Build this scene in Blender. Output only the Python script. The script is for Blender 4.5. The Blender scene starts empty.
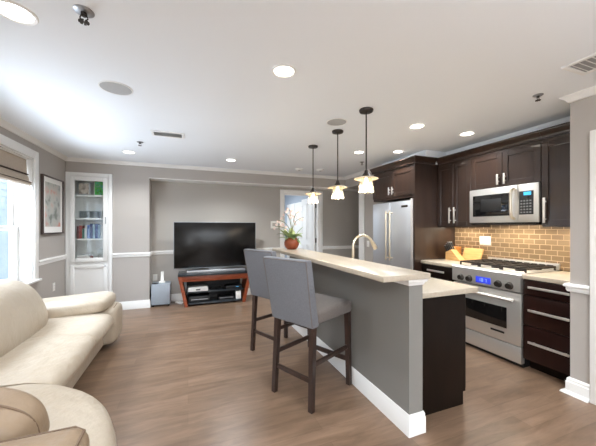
import bpy, bmesh, math, random
from mathutils import Vector, Matrix
random.seed(7)
C = bpy.context.scene.collection
S = bpy.context.scene
PI = math.pi

# ------------------------------------------------------------------ camera
F_PX, YAW = 286.0, math.atan(110 / 286.0)
cam_d = bpy.data.cameras.new('camera')
cam = bpy.data.objects.new('camera', cam_d)
C.objects.link(cam)
cam.location = (0, 0, 1.37)
cam.rotation_euler = (PI / 2, 0, -YAW)
cam_d.sensor_width = 36
cam_d.lens = F_PX / 596 * 36
cam_d.shift_y = 4 / 596.0
cam_d.clip_start = 0.05
S.camera = cam

# ------------------------------------------------------------------ world, daylight, added fill lamps, exposure
w = bpy.data.worlds.new('sky')
S.world = w
w.use_nodes = True
bg = w.node_tree.nodes['Background']
bg.inputs[0].default_value = (0.92, 0.96, 1.0, 1)
bg.inputs[1].default_value = 2.2


def area(name, loc, rot, sx, sy, energy, col, spread=PI):
    d = bpy.data.lights.new(name, 'AREA')
    d.shape = 'RECTANGLE'
    d.size, d.size_y, d.energy, d.color = sx, sy, energy, col
    d.spread = spread
    o = bpy.data.objects.new(name, d)
    C.objects.link(o)
    o.location, o.rotation_euler = loc, rot
    return o


area('added_ceiling_fill', (0.5, -2.2, 0.8), (PI, 0, 0), 3.0, 2.4, 165, (0.92, 0.96, 1.0), math.radians(120))  # unseen lamp added behind the camera to brighten the ceiling
area('left_window_sky', (-2.75, 3.5, 2.75), (0, math.radians(-60), 0), 1.0, 2.6, 200, (0.96, 0.98, 1.0))
area('added_far_ceiling_fill', (-2.75, 3.5, 0.35), (0, math.radians(-128), 0), 0.9, 2.2, 78, (1.0, 0.99, 0.97))  # lamp added outside, below the sill, to lift the far ceiling
area('added_rear_left_fill', (-2.12, -3.0, 1.45), (0, math.radians(-90), 0), 1.6, 3.1, 25, (0.96, 0.98, 1.0))  # unseen fill lamp added behind the camera, lights the room from the left

S.view_settings.view_transform = 'Standard'
S.view_settings.look = 'None'
S.view_settings.gamma = 1
S.view_settings.use_curve_mapping = False
S.view_settings.exposure = 1.0


# ------------------------------------------------------------------ materials
def lin(c):
    return tuple(((x / 255) / 12.92 if x / 255 <= 0.04045 else ((x / 255 + 0.055) / 1.055) ** 2.4) for x in c) + (1,)


def mat(name, rgb, rough=0.5, metal=0.0, spec=0.5, noise=None, bump=None, coat=0, emit=None, sheen=0):
    """noise=(scale, rgb2, (sx,sy,sz)) mixes a second colour; bump=(scale, strength, dist)"""
    m = bpy.data.materials.new(name)
    m.use_nodes = True
    nt = m.node_tree
    b = nt.nodes['Principled BSDF']
    b.inputs['Base Color'].default_value = lin(rgb)
    b.inputs['Roughness'].default_value = rough
    b.inputs['Metallic'].default_value = metal
    b.inputs['Specular IOR Level'].default_value = spec
    b.inputs['Coat Weight'].default_value = coat
    b.inputs['Sheen Weight'].default_value = sheen
    tc = nt.nodes.new('ShaderNodeTexCoord')
    if noise:
        sc, rgb2, st = noise
        mp = nt.nodes.new('ShaderNodeMapping')
        mp.inputs['Scale'].default_value = st
        nt.links.new(tc.outputs['Object'], mp.inputs[0])
        n = nt.nodes.new('ShaderNodeTexNoise')
        n.inputs['Scale'].default_value = sc
        n.inputs['Detail'].default_value = 5
        nt.links.new(mp.outputs[0], n.inputs['Vector'])
        r = nt.nodes.new('ShaderNodeValToRGB')
        r.color_ramp.elements[0].position, r.color_ramp.elements[1].position = 0.35, 0.65
        r.color_ramp.elements[0].color, r.color_ramp.elements[1].color = lin(rgb), lin(rgb2)
        nt.links.new(n.outputs['Fac'], r.inputs[0])
        nt.links.new(r.outputs[0], b.inputs['Base Color'])
    if bump:
        sc, stg, dist = bump
        n = nt.nodes.new('ShaderNodeTexNoise')
        n.inputs['Scale'].default_value = sc
        n.inputs['Detail'].default_value = 4
        nt.links.new(tc.outputs['Object'], n.inputs['Vector'])
        bp = nt.nodes.new('ShaderNodeBump')
        bp.inputs['Strength'].default_value = stg
        bp.inputs['Distance'].default_value = dist
        nt.links.new(n.outputs['Fac'], bp.inputs['Height'])
        nt.links.new(bp.outputs[0], b.inputs['Normal'])
    if emit:
        b.inputs['Emission Color'].default_value = lin(emit[0])
        b.inputs['Emission Strength'].default_value = emit[1]
    return m


def glass_mat(name, tint=(255, 255, 255), refl=0.12, rough=0.02):
    m = bpy.data.materials.new(name)
    m.use_nodes = True
    nt = m.node_tree
    nt.nodes.remove(nt.nodes['Principled BSDF'])
    out = nt.nodes['Material Output']
    t = nt.nodes.new('ShaderNodeBsdfTransparent')
    t.inputs[0].default_value = lin(tint)
    g = nt.nodes.new('ShaderNodeBsdfGlossy')
    g.inputs['Roughness'].default_value = rough
    lw = nt.nodes.new('ShaderNodeLayerWeight')
    lw.inputs[0].default_value = 0.5
    mx = nt.nodes.new('ShaderNodeMixShader')
    pw = nt.nodes.new('ShaderNodeMath')
    pw.operation = 'POWER'
    pw.inputs[1].default_value = 3.0
    mr = nt.nodes.new('ShaderNodeMapRange')
    mr.inputs['To Min'].default_value = 0.035
    mr.inputs['To Max'].default_value = min(0.9, refl * 4)
    nt.links.new(lw.outputs['Facing'], pw.inputs[0])
    nt.links.new(pw.outputs[0], mr.inputs[0])
    nt.links.new(mr.outputs[0], mx.inputs[0])
    nt.links.new(t.outputs[0], mx.inputs[1])
    nt.links.new(g.outputs[0], mx.inputs[2])
    nt.links.new(mx.outputs[0], out.inputs[0])
    return m


def seeded_glass():
    m = glass_mat('clear seeded glass', (255, 252, 246), 0.15)
    nt = m.node_tree
    out = nt.nodes['Material Output']
    src = out.inputs[0].links[0].from_socket
    tr = nt.nodes.new('ShaderNodeBsdfTranslucent')
    tr.inputs[0].default_value = lin((255, 250, 240))
    mx = nt.nodes.new('ShaderNodeMixShader')
    mx.inputs[0].default_value = 0.1
    nt.links.new(src, mx.inputs[1])
    nt.links.new(tr.outputs[0], mx.inputs[2])
    nt.links.new(mx.outputs[0], out.inputs[0])
    return m


def floor_mat():
    m = mat('oak floor boards', (120, 98, 84), rough=0.3, spec=0.45)
    nt = m.node_tree
    b = nt.nodes['Principled BSDF']
    tc = nt.nodes.new('ShaderNodeTexCoord')
    br = nt.nodes.new('ShaderNodeTexBrick')
    br.inputs['Scale'].default_value = 1
    br.inputs['Brick Width'].default_value = 1.35
    br.inputs['Row Height'].default_value = 0.125
    br.inputs['Mortar Size'].default_value = 0.001
    br.inputs['Mortar Smooth'].default_value = 0.3
    br.inputs['Bias'].default_value = 0.0
    br.offset = 0.37
    br.inputs['Color1'].default_value = lin((121, 98, 79))
    br.inputs['Color2'].default_value = lin((136, 111, 91))
    br.inputs['Mortar'].default_value = lin((106, 86, 70))
    nt.links.new(tc.outputs['Object'], br.inputs['Vector'])
    mp = nt.nodes.new('ShaderNodeMapping')
    mp.inputs['Scale'].default_value = (1.0, 6, 1)
    nt.links.new(tc.outputs['Object'], mp.inputs[0])
    n = nt.nodes.new('ShaderNodeTexNoise')
    n.inputs['Scale'].default_value = 2.6
    n.inputs['Detail'].default_value = 8
    n.inputs['Roughness'].default_value = 0.62
    n.inputs['Distortion'].default_value = 0.6
    nt.links.new(mp.outputs[0], n.inputs['Vector'])
    r = nt.nodes.new('ShaderNodeValToRGB')
    r.color_ramp.elements[0].position, r.color_ramp.elements[1].position = 0.33, 0.68
    r.color_ramp.elements[0].color = (0.66, 0.63, 0.60, 1)
    r.color_ramp.elements[1].color = (1.16, 1.15, 1.14, 1)
    nt.links.new(n.outputs['Fac'], r.inputs[0])
    mx = nt.nodes.new('ShaderNodeMix')
    mx.data_type = 'RGBA'
    mx.blend_type = 'MULTIPLY'
    mx.inputs[0].default_value = 0.85
    nt.links.new(br.outputs['Color'], mx.inputs[6])
    nt.links.new(r.outputs[0], mx.inputs[7])
    nt.links.new(mx.outputs[2], b.inputs['Base Color'])
    rr = nt.nodes.new('ShaderNodeMapRange')
    rr.inputs['To Min'].default_value = 0.26
    rr.inputs['To Max'].default_value = 0.38
    nt.links.new(n.outputs['Fac'], rr.inputs[0])
    nt.links.new(rr.outputs[0], b.inputs['Roughness'])
    bp = nt.nodes.new('ShaderNodeBump')
    bp.inputs['Strength'].default_value = 0.06
    bp.inputs['Distance'].default_value = 0.002
    nt.links.new(n.outputs['Fac'], bp.inputs['Height'])
    nt.links.new(bp.outputs[0], b.inputs['Normal'])
    return m


def tile_mat():
    m = mat('glazed bronze subway tile', (176, 130, 86), rough=0.2, spec=0.6)
    nt = m.node_tree
    b = nt.nodes['Principled BSDF']
    tc = nt.nodes.new('ShaderNodeTexCoord')
    sp = nt.nodes.new('ShaderNodeSeparateXYZ')
    cb = nt.nodes.new('ShaderNodeCombineXYZ')
    nt.links.new(tc.outputs['Object'], sp.inputs[0])
    nt.links.new(sp.outputs['Y'], cb.inputs['X'])
    nt.links.new(sp.outputs['Z'], cb.inputs['Y'])
    br = nt.nodes.new('ShaderNodeTexBrick')
    br.inputs['Scale'].default_value = 1
    br.inputs['Brick Width'].default_value = 0.108
    br.inputs['Row Height'].default_value = 0.056
    br.inputs['Mortar Size'].default_value = 0.0035
    br.inputs['Color1'].default_value = lin((136, 114, 88))
    br.inputs['Color2'].default_value = lin((154, 131, 102))
    br.inputs['Mortar'].default_value = lin((184, 158, 128))
    nt.links.new(cb.outputs[0], br.inputs['Vector'])
    nt.links.new(br.outputs['Color'], b.inputs['Base Color'])
    rr = nt.nodes.new('ShaderNodeMapRange')
    rr.inputs['To Min'].default_value = 0.16
    rr.inputs['To Max'].default_value = 0.7
    nt.links.new(br.outputs['Fac'], rr.inputs[0])
    nt.links.new(rr.outputs[0], b.inputs['Roughness'])
    b.inputs['Metallic'].default_value = 0.25
    bp = nt.nodes.new('ShaderNodeBump')
    bp.invert = True
    bp.inputs['Strength'].default_value = 0.5
    bp.inputs['Distance'].default_value = 0.002
    nt.links.new(br.outputs['Fac'], bp.inputs['Height'])
    nt.links.new(bp.outputs[0], b.inputs['Normal'])
    return m


def brushed(name, rgb, rough, axis):
    m = mat(name, rgb, rough=rough, metal=0.8)
    nt = m.node_tree
    b = nt.nodes['Principled BSDF']
    tc = nt.nodes.new('ShaderNodeTexCoord')
    mp = nt.nodes.new('ShaderNodeMapping')
    mp.inputs['Scale'].default_value = axis
    n = nt.nodes.new('ShaderNodeTexNoise')
    n.inputs['Scale'].default_value = 6
    n.inputs['Detail'].default_value = 3
    nt.links.new(tc.outputs['Object'], mp.inputs[0])
    nt.links.new(mp.outputs[0], n.inputs['Vector'])
    rr = nt.nodes.new('ShaderNodeMapRange')
    rr.inputs['To Min'].default_value = rough - 0.03
    rr.inputs['To Max'].default_value = rough + 0.04
    nt.links.new(n.outputs['Fac'], rr.inputs[0])
    nt.links.new(rr.outputs[0], b.inputs['Roughness'])
    return m


def art_mat(name, cols, scale, st=(1, 1, 1)):
    m = mat(name, cols[0], rough=0.35)
    nt = m.node_tree
    b = nt.nodes['Principled BSDF']
    tc = nt.nodes.new('ShaderNodeTexCoord')
    mp = nt.nodes.new('ShaderNodeMapping')
    mp.inputs['Scale'].default_value = st
    n = nt.nodes.new('ShaderNodeTexNoise')
    n.inputs['Scale'].default_value = scale
    n.inputs['Detail'].default_value = 6
    nt.links.new(tc.outputs['Object'], mp.inputs[0])
    nt.links.new(mp.outputs[0], n.inputs['Vector'])
    r = nt.nodes.new('ShaderNodeValToRGB')
    els = r.color_ramp.elements
    els[0].position, els[0].color = 0.34, lin(cols[0])
    els[1].position, els[1].color = 0.66, lin(cols[-1])
    for i, c in enumerate(cols[1:-1]):
        e = els.new(0.34 + 0.32 * (i + 1) / (len(cols) - 1))
        e.color = lin(c)
    nt.links.new(n.outputs['Fac'], r.inputs[0])
    nt.links.new(r.outputs[0], b.inputs['Base Color'])
    return m


M = dict(
    espresso_r=mat('dark reddish espresso maple', (32, 15, 12), 0.34, spec=0.25, noise=(3.0, (38, 19, 15), (5, 5, 0.6))),
    floor=floor_mat(),
    ceiling=mat('flat white ceiling paint', (241, 245, 249), 0.9, spec=0.1, bump=(60, 0.05, 0.002)),
    wall=mat('warm grey wall paint', (179, 173, 167), 0.75, spec=0.25, bump=(90, 0.05, 0.001)),
    wall_low=mat('cool grey wall paint', (180, 178, 177), 0.75, spec=0.25, bump=(90, 0.05, 0.001)),
    wall_dark=mat('taupe accent wall paint', (180, 175, 168), 0.75, spec=0.25, bump=(90, 0.05, 0.001)),
    wall_island=mat('grey half wall paint', (129, 126, 121), 0.6, spec=0.3, bump=(90, 0.05, 0.001)),
    wall_blue=mat('pale blue grey paint', (178, 188, 200), 0.8, spec=0.2),
    trim=mat('white semi gloss trim paint', (240, 239, 236), 0.38, spec=0.45),
    white=mat('white enamel', (240, 240, 238), 0.4),
    plastic_w=mat('white plastic', (236, 234, 228), 0.45),
    espresso=mat('espresso stained maple', (42, 28, 21), 0.3, spec=0.5, noise=(3.0, (53, 36, 27), (5, 5, 0.6)), coat=0.45),
    espresso_d=mat('dark espresso stained panel', (20, 13, 9), 0.4, spec=0.18, noise=(3.0, (25, 16, 11), (5, 5, 0.6))),
    quartz=mat('cream quartz', (188, 176, 158), 0.28, spec=0.4, noise=(45, (180, 167, 149), (1, 1, 1))),
    steel=brushed('brushed stainless steel', (214, 211, 206), 0.4, (1, 1, 40)),
    steel_h=brushed('brushed stainless steel handle', (226, 222, 216), 0.36, (10, 10, 1)),
    steel_f=brushed('brushed steel fridge front', (214, 217, 222), 0.4, (1, 40, 1)),
    nickel=mat('warm brushed nickel', (226, 214, 192), 0.28, metal=1.0),
    black=mat('black plastic', (22, 22, 23), 0.45),
    iron=mat('cast iron', (52, 46, 42), 0.55, metal=0.4),
    dark_glass=mat('dark oven glass', (20, 19, 19), 0.07, spec=0.7),
    screen=mat('switched off black screen', (16, 15, 15), 0.2, spec=0.4),
    silver=mat('satin silver plastic', (170, 172, 176), 0.35, metal=0.7),
    cherry=mat('cherry wood veneer', (150, 72, 38), 0.38, noise=(4, (124, 56, 30), (1.5, 6, 6)), coat=0.1),
    smoke=mat('smoked glass board', (50, 54, 58), 0.12, spec=0.6),
    leather=mat('cream leather', (186, 173, 155), 0.44, spec=0.4, noise=(2.2, (177, 162, 142), (1, 1, 1)), bump=(9, 0.7, 0.03)),
    leather_t=mat('tan leather', (148, 127, 104), 0.46, spec=0.4, noise=(2.2, (138, 117, 94), (1, 1, 1)), bump=(9, 0.6, 0.03)),
    seam=mat('brown leather piping', (116, 94, 74), 0.6),
    fabric=mat('grey woven upholstery', (124, 125, 130), 0.92, spec=0.15, noise=(160, (108, 109, 114), (1, 1, 1)), bump=(220, 0.25, 0.002), sheen=0.15),
    fabric_s=mat('taupe grey woven upholstery', (118, 110, 104), 0.92, spec=0.15, noise=(160, (104, 96, 91), (1, 1, 1)), bump=(220, 0.25, 0.002), sheen=0.15),
    leg=mat('dark walnut leg', (46, 34, 29), 0.4, noise=(5, (62, 44, 36), (6, 6, 1))),
    bronze=mat('oil rubbed bronze', (66, 60, 56), 0.4, metal=0.7),
    tanrim=mat('amber glass rim', (232, 214, 188), 0.25, spec=0.6),
    shade=seeded_glass(),
    pane=glass_mat('window glass', (235, 242, 250), 0.12),
    cabglass=glass_mat('cabinet glass', (252, 254, 254), 0.16),
    bulb=mat('lit bulb', (255, 240, 214), 0.4, emit=((255, 230, 190), 4)),
    lens=mat('lit downlight lens', (255, 250, 240), 0.4, emit=((255, 246, 232), 5)),
    grille=mat('grey speaker mesh', (178, 178, 178), 0.8, bump=(300, 0.4, 0.002)),
    vent_dark=mat('vent shadow gap', (165, 165, 165), 0.8),
    shade_fab=mat('taupe linen shade', (190, 176, 160), 0.95, spec=0.1, noise=(30, (174, 161, 146), (1, 8, 8)), bump=(120, 0.3, 0.002)),
    shade_trim=mat('dark shade banding', (62, 48, 42), 0.9),
    terracotta=mat('terracotta glaze', (150, 76, 44), 0.42, noise=(9, (128, 60, 36), (1, 1, 1))),
    leaf=mat('glossy green leaf', (74, 112, 62), 0.4, noise=(14, (196, 208, 150), (1, 1, 1))),
    petal=mat('pale pink petal', (234, 212, 206), 0.6),
    stem=mat('green stem', (108, 112, 66), 0.6),
    wood_l=mat('light maple', (222, 178, 116), 0.45, noise=(5, (206, 158, 98), (1, 1, 8))),
    wood_m=mat('honey wood', (190, 128, 66), 0.45, noise=(5, (168, 106, 50), (1, 1, 8))),
    display=mat('blue lit display', (38, 48, 150), 0.2, emit=((52, 66, 200), 0.5)),
    display_t=mat('pale lit digits', (120, 150, 235), 0.2, emit=((150, 175, 245), 0.5)),
    cyan=mat('cyan lit display', (60, 150, 200), 0.2, emit=((60, 160, 215), 0.6)),
    button=mat('grey button', (120, 120, 120), 0.5),
    sub=mat('grey vinyl speaker box', (156, 164, 172), 0.5),
    paper=mat('white paper mat', (242, 240, 236), 0.7),
    frame_d=mat('dark brown frame wood', (74, 60, 56), 0.4),
    print=art_mat('faded figure print', [(112, 116, 108), (176, 178, 172), (190, 182, 174), (198, 134, 116)], 6, (1, 1, 1)),
    portrait=art_mat('sepia portrait photo', [(128, 112, 98), (214, 200, 188), (182, 164, 150)], 14),
    greenpic=art_mat('bright green picture', [(22, 110, 40), (70, 190, 60), (40, 150, 140), (210, 220, 80)], 22),
    siding=mat('pale blue grey siding', (112, 124, 142), 0.8, noise=(3, (102, 115, 134), (1, 1, 6))),
    roofing=mat('grey shingle', (120, 124, 132), 0.9),
    tile=tile_mat(),
)
for i, c in enumerate([(150, 60, 56), (60, 92, 150), (40, 60, 112), (206, 208, 212), (70, 120, 110), (120, 150, 176), (94, 44, 44), (184, 176, 160), (52, 74, 128), (150, 176, 196)]):
    M['book%d' % i] = mat('book cloth %d' % i, c, 0.6)


# ------------------------------------------------------------------ mesh building
class MB:
    def __init__(s):
        s.bm = bmesh.new()

    def box(s, x0, x1, y0, y1, z0, z1, bev=0.0, seg=2):
        r = bmesh.ops.create_cube(s.bm, size=1.0, matrix=Matrix.Translation(((x0 + x1) / 2, (y0 + y1) / 2, (z0 + z1) / 2)) @ Matrix.Diagonal((abs(x1 - x0), abs(y1 - y0), abs(z1 - z0), 1)))
        if bev:
            es = list({e for v in r['verts'] for e in v.link_edges})
            bmesh.ops.bevel(s.bm, geom=es, offset=bev, segments=seg, profile=0.5, affect='EDGES')
        return s

    def hexa(s, bottom, top):
        vb = [s.bm.verts.new(p) for p in bottom]
        vt = [s.bm.verts.new(p) for p in top]
        n = len(vb)
        s.bm.faces.new(vb[::-1])
        s.bm.faces.new(vt)
        for i in range(n):
            s.bm.faces.new((vb[i], vb[(i + 1) % n], vt[(i + 1) % n], vt[i]))
        return s

    def beam(s, p0, p1, wx, wy, wx1=None, wy1=None):
        """tapered square post between two points, section axis-aligned"""
        wx1, wy1 = wx1 or wx, wy1 or wy
        def ring(p, a, b):
            return [(p[0] - a / 2, p[1] - b / 2, p[2]), (p[0] + a / 2, p[1] - b / 2, p[2]), (p[0] + a / 2, p[1] + b / 2, p[2]), (p[0] - a / 2, p[1] + b / 2, p[2])]
        return s.hexa(ring(p0, wx, wy), ring(p1, wx1, wy1))

    def tube(s, pts, r, n=10, r2=None, caps=True):
        pts = [Vector(p) for p in pts]
        rings = []
        up = None
        for i, p in enumerate(pts):
            t = ((pts[min(i + 1, len(pts) - 1)] - pts[max(i - 1, 0)])).normalized()
            if up is None:
                up = Vector((0, 0, 1)) if abs(t.z) < 0.9 else Vector((1, 0, 0))
            a = t.cross(up).normalized()
            b = a.cross(t).normalized()
            up = b
            rr = r if r2 is None else r + (r2 - r) * i / (len(pts) - 1)
            rings.append([s.bm.verts.new(p + rr * (math.cos(2 * PI * k / n) * a + math.sin(2 * PI * k / n) * b)) for k in range(n)])
        for A, B in zip(rings, rings[1:]):
            for k in range(n):
                s.bm.faces.new((A[k], A[(k + 1) % n], B[(k + 1) % n], B[k]))
        if caps:
            s.bm.faces.new(rings[0][::-1])
            s.bm.faces.new(rings[-1])
        return s

    def lathe(s, prof, c, n=28, axis='Z'):
        c = Vector(c)
        rings = []
        for r, h in prof:
            if r < 1e-6:
                p = [Vector((0, 0, h))]
            else:
                p = [Vector((r * math.cos(2 * PI * k / n), r * math.sin(2 * PI * k / n), h)) for k in range(n)]
            if axis == 'X':
                p = [Vector((q.z, q.x, q.y)) for q in p]
            elif axis == 'Y':
                p = [Vector((q.y, q.z, q.x)) for q in p]
            rings.append([s.bm.verts.new(c + q) for q in p])
        for A, B in zip(rings, rings[1:]):
            for k in range(n):
                a0, a1 = A[k % len(A)], A[(k + 1) % len(A)]
                b0, b1 = B[k % len(B)], B[(k + 1) % len(B)]
                f = []
                for v in (a0, a1, b1, b0):
                    if v not in f:
                        f.append(v)
                if len(f) >= 3:
                    s.bm.faces.new(f)
        return s

    def sweep(s, path, prof):
        """moulding: prof = [(offset to the left of the path, z)], closed section, mitred corners"""
        P = [Vector(p) for p in path]
        rings = []
        for i, p in enumerate(P):
            d0 = (P[i] - P[i - 1]).normalized() if i > 0 else None
            d1 = (P[i + 1] - P[i]).normalized() if i < len(P) - 1 else None
            d0 = d0 or d1
            d1 = d1 or d0
            n0, n1 = Vector((-d0.y, d0.x)), Vector((-d1.y, d1.x))
            m = (n0 + n1).normalized()
            m = m / max(m.dot(n0), 0.3)
            rings.append([s.bm.verts.new((p.x + m.x * o, p.y + m.y * o, z)) for o, z in prof])
        k = len(prof)
        for A, B in zip(rings, rings[1:]):
            for j in range(k):
                s.bm.faces.new((A[j], A[(j + 1) % k], B[(j + 1) % k], B[j]))
        s.bm.faces.new(rings[0][::-1])
        s.bm.faces.new(rings[-1])
        return s

    def prism(s, outline, z0, z1, bev=0.0, seg=3):
        vb = [s.bm.verts.new((x, y, z0)) for x, y in outline]
        vt = [s.bm.verts.new((x, y, z1)) for x, y in outline]
        n = len(vb)
        fs = [s.bm.faces.new(vb[::-1]), s.bm.faces.new(vt)]
        for i in range(n):
            s.bm.faces.new((vb[i], vb[(i + 1) % n], vt[(i + 1) % n], vt[i]))
        if bev:
            es = list({e for f in fs for e in f.edges})
            bmesh.ops.bevel(s.bm, geom=es, offset=bev, segments=seg, profile=0.5, affect='EDGES')
        return s

    def pillow(s, c, dims, e1=0.5, e2=0.4, n=40, m=24, rot=None, warp=0.0, seed=0):
        """superellipsoid, e1 controls the vertical section, e2 the plan"""
        def sp(v, e):
            return math.copysign(abs(v) ** e, v)
        rnd = random.Random(seed)
        ph = [rnd.uniform(0, 6.28) for _ in range(6)]
        R = rot or Matrix.Identity(3)
        rings = []
        for j in range(m + 1):
            a = -PI / 2 + PI * j / m
            ring = []
            k_n = 1 if j in (0, m) else n
            for k in range(k_n):
                b = 2 * PI * k / n
                q = Vector((dims[0] / 2 * sp(math.cos(a), e1) * sp(math.cos(b), e2), dims[1] / 2 * sp(math.cos(a), e1) * sp(math.sin(b), e2), dims[2] / 2 * sp(math.sin(a), e1)))
                if warp:
                    q *= 1 + warp * (math.sin(q.x * 9 + ph[0]) * math.sin(q.y * 8 + ph[1]) + 0.6 * math.sin(q.y * 19 + q.z * 13 + ph[2]))
                ring.append(s.bm.verts.new(Vector(c) + R @ q))
            rings.append(ring)
        for A, B in zip(rings, rings[1:]):
            for k in range(n):
                f = []
                for v in (A[k % len(A)], A[(k + 1) % len(A)], B[(k + 1) % len(B)], B[k % len(B)]):
                    if v not in f:
                        f.append(v)
                if len(f) >= 3:
                    s.bm.faces.new(f)
        return s

    def move(s, mx):
        bmesh.ops.transform(s.bm, matrix=mx, verts=s.bm.verts)
        return s

    def build(s, name, m, parent=None, smooth=True, ang=35):
        bmesh.ops.recalc_face_normals(s.bm, faces=s.bm.faces)
        if parent is not None:
            o0 = origin_of(parent)
            bmesh.ops.translate(s.bm, vec=-o0, verts=s.bm.verts)
        me = bpy.data.meshes.new(name)
        s.bm.to_mesh(me)
        s.bm.free()
        me.materials.append(M[m] if isinstance(m, str) else m)
        if smooth:
            me.polygons.foreach_set('use_smooth', [True] * len(me.polygons))
            me.set_sharp_from_angle(angle=math.radians(ang))
        o = bpy.data.objects.new(name, me)
        C.objects.link(o)
        if parent is not None:
            o.parent = parent
        return o


def origin_of(o):
    v = Vector((0, 0, 0))
    while o is not None:
        v += Vector(o.location)
        o = o.parent
    return v


def thing(name, label, cat, loc=(0, 0, 0), group=None):
    o = bpy.data.objects.new(name, None)
    o.empty_display_size = 0.1
    C.objects.link(o)
    o.location = loc
    return tag(o, label, cat, group)


def tag(o, label, cat, group=None):
    o['label'], o['category'] = label, cat
    if group:
        o['group'] = group
    return o


def struct(o):
    o['kind'] = 'structure'
    return o


def single(mb, name, m, label, cat, loc, group=None):
    """a thing that is one mesh; its origin goes to loc"""
    bmesh.ops.translate(mb.bm, vec=-Vector(loc), verts=mb.bm.verts)
    o = mb.build(name, m)
    o.location = loc
    return tag(o, label, cat, group)


def copy_tree(root, loc, rz=None, label=None):
    r = root.copy()
    C.objects.link(r)
    r.location = loc
    if rz is not None:
        r.rotation_euler = (0, 0, rz)
    if label:
        r['label'] = label
    for ch in root.children:
        c = ch.copy()
        C.objects.link(c)
        c.parent = r
        for g in ch.children:
            d = g.copy()
            C.objects.link(d)
            d.parent = c
    return r


# ------------------------------------------------------------------ dimensions
H = 2.45
XL, YB, YN = -1.78, 5.45, 5.75
XNL = -0.613             # left end of the niche
XK = 3.65                # kitchen wall
XS = 2.95                # right stub wall face
YS = 1.40
XP = 3.2                 # pier beyond the fridge
ZL = 2.2                 # niche lintel

# ------------------------------------------------------------------ shell
struct(MB().box(-2.1, 4.5, -6.0, 8.6, -0.1, 0).build('floor', 'floor'))
struct(MB().box(-2.1, 4.5, -6.0, 8.6, H, H + 0.1).build('ceiling', 'ceiling'))

REAR_LIGHT_GAP = (-4.6, -1.4, 0.6, 2.3)  # unseen opening behind the camera, put in only to let light in
WIN = (2.55, 4.45, 0.72, 2.21)


def wall_with_openings_x(x0, x1, ya, yb, ops):
    mb = MB()
    y = ya
    for (a, b, z0, z1) in sorted(ops):
        mb.box(x0, x1, y, a, 0, H)
        mb.box(x0, x1, a, b, 0, z0)
        mb.box(x0, x1, a, b, z1, H)
        y = b
    mb.box(x0, x1, y, yb, 0, H)
    return mb


struct(wall_with_openings_x(-2.0, XL, -5.6, 5.9, [WIN, REAR_LIGHT_GAP]).build('wall_left', 'wall'))
mb = MB()
mb.box(-2.1, XL + 0.004, YB, YB + 0.36, 0, H)
mb.box(-1.15, XNL, YB, YN + 0.1, 0, H)
mb.box(XL, -1.15, YB, YB + 0.36, 2.232, H)
mb.box(XL, -1.15, YB + 0.34, YB + 0.44, 0, H)
struct(mb.build('wall_back', 'wall'))
struct(MB().box(XNL, XP + 0.3, YB, YN + 0.05, ZL + 0.012, H).build('wall_header', 'wall'))
struct(MB().box(XNL, 4.3, YB + 0.001, YN + 0.02, ZL, ZL + 0.012).build('trim_1', 'trim'))
DX0, DX1, DZ = 1.89, 2.71, 2.075
mb = MB()
mb.box(XNL - 0.05, DX0, YN, YN + 0.1, 0, H)
mb.box(DX1, 4.3, YN, YN + 0.1, 0, H)
mb.box(DX0, DX1, YN, YN + 0.1, DZ, H)
struct(mb.build('wall_niche', 'wall_dark'))
mb = MB()
mb.box(XP, XP + 0.1, 4.06, 4.87, 0, H)
mb.box(XP, XP + 0.3, 4.87, YB, ZL + 0.012, H)
mb.box(XP + 0.1, 4.3, 4.06, 4.12, 0, H)
struct(mb.build('wall_pier', 'wall'))
struct(MB().box(4.2, 4.3, 4.12, YN, 0, H).build('wall_hall', 'wall_dark'))
struct(MB().box(XK, XK + 0.12, 1.2, 4.06, 0, H).build('wall_kitchen', 'wall'))
struct(MB().box(XS, XK + 0.12, -5.6, YS, 0, H).build('wall_right', 'wall'))
mb = MB()
mb.box(-2.0, -1.2, -5.72, -5.6, 0, H)
mb.box(2.4, XS, -5.72, -5.6, 0, H)
mb.box(-1.2, 2.4, -5.72, -5.6, 0, 1.3)
mb.box(-1.2, 2.4, -5.72, -5.6, 2.25, H)
struct(mb.build('wall_rear', 'wall'))
# room beyond the door
mb = MB()
mb.box(2.76, 2.86, 5.85, 8.4, 0, H)
mb.box(0.2, 2.86, 8.3, 8.4, 0, H)
mb.box(0.1, 0.2, 5.85, 8.4, 0, H)
struct(mb.build('wall_bedroom', 'wall_blue'))
area('added_bedroom_fill', (1.3, 7.2, 2.4), (0, 0, 0), 1.2, 1.2, 28, (0.93, 0.97, 1.0))  # overhead lamp added out of view to brighten the room beyond the door

CROWN = [(0.0, H), (0.05, H), (0.05, H - 0.008), (0.042, H - 0.014), (0.028, H - 0.024), (0.016, H - 0.04), (0.011, H - 0.05), (0.0, H - 0.055)]


def rail(zc, h=0.07, d=0.024):
    return [(0.0, zc + h / 2), (d * 0.7, zc + h / 2), (d, zc + h / 2 - 0.012), (d, zc + h / 2 - 0.024), (d * 0.6, zc), (d * 0.6, zc - h / 2 + 0.016), (d * 0.4, zc - h / 2), (0.0, zc - h / 2)]


def base(h=0.135, d=0.014):
    return [(0.0, 0.0), (d, 0.0), (d, h - 0.035), (d * 0.75, h - 0.028), (d * 0.75, h - 0.012), (d * 0.35, h), (0.0, h)]


n_trim = [1]


def trim(mb, m='trim'):
    n_trim[0] += 1
    return struct(mb.build('trim_%d' % n_trim[0], m))


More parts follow.
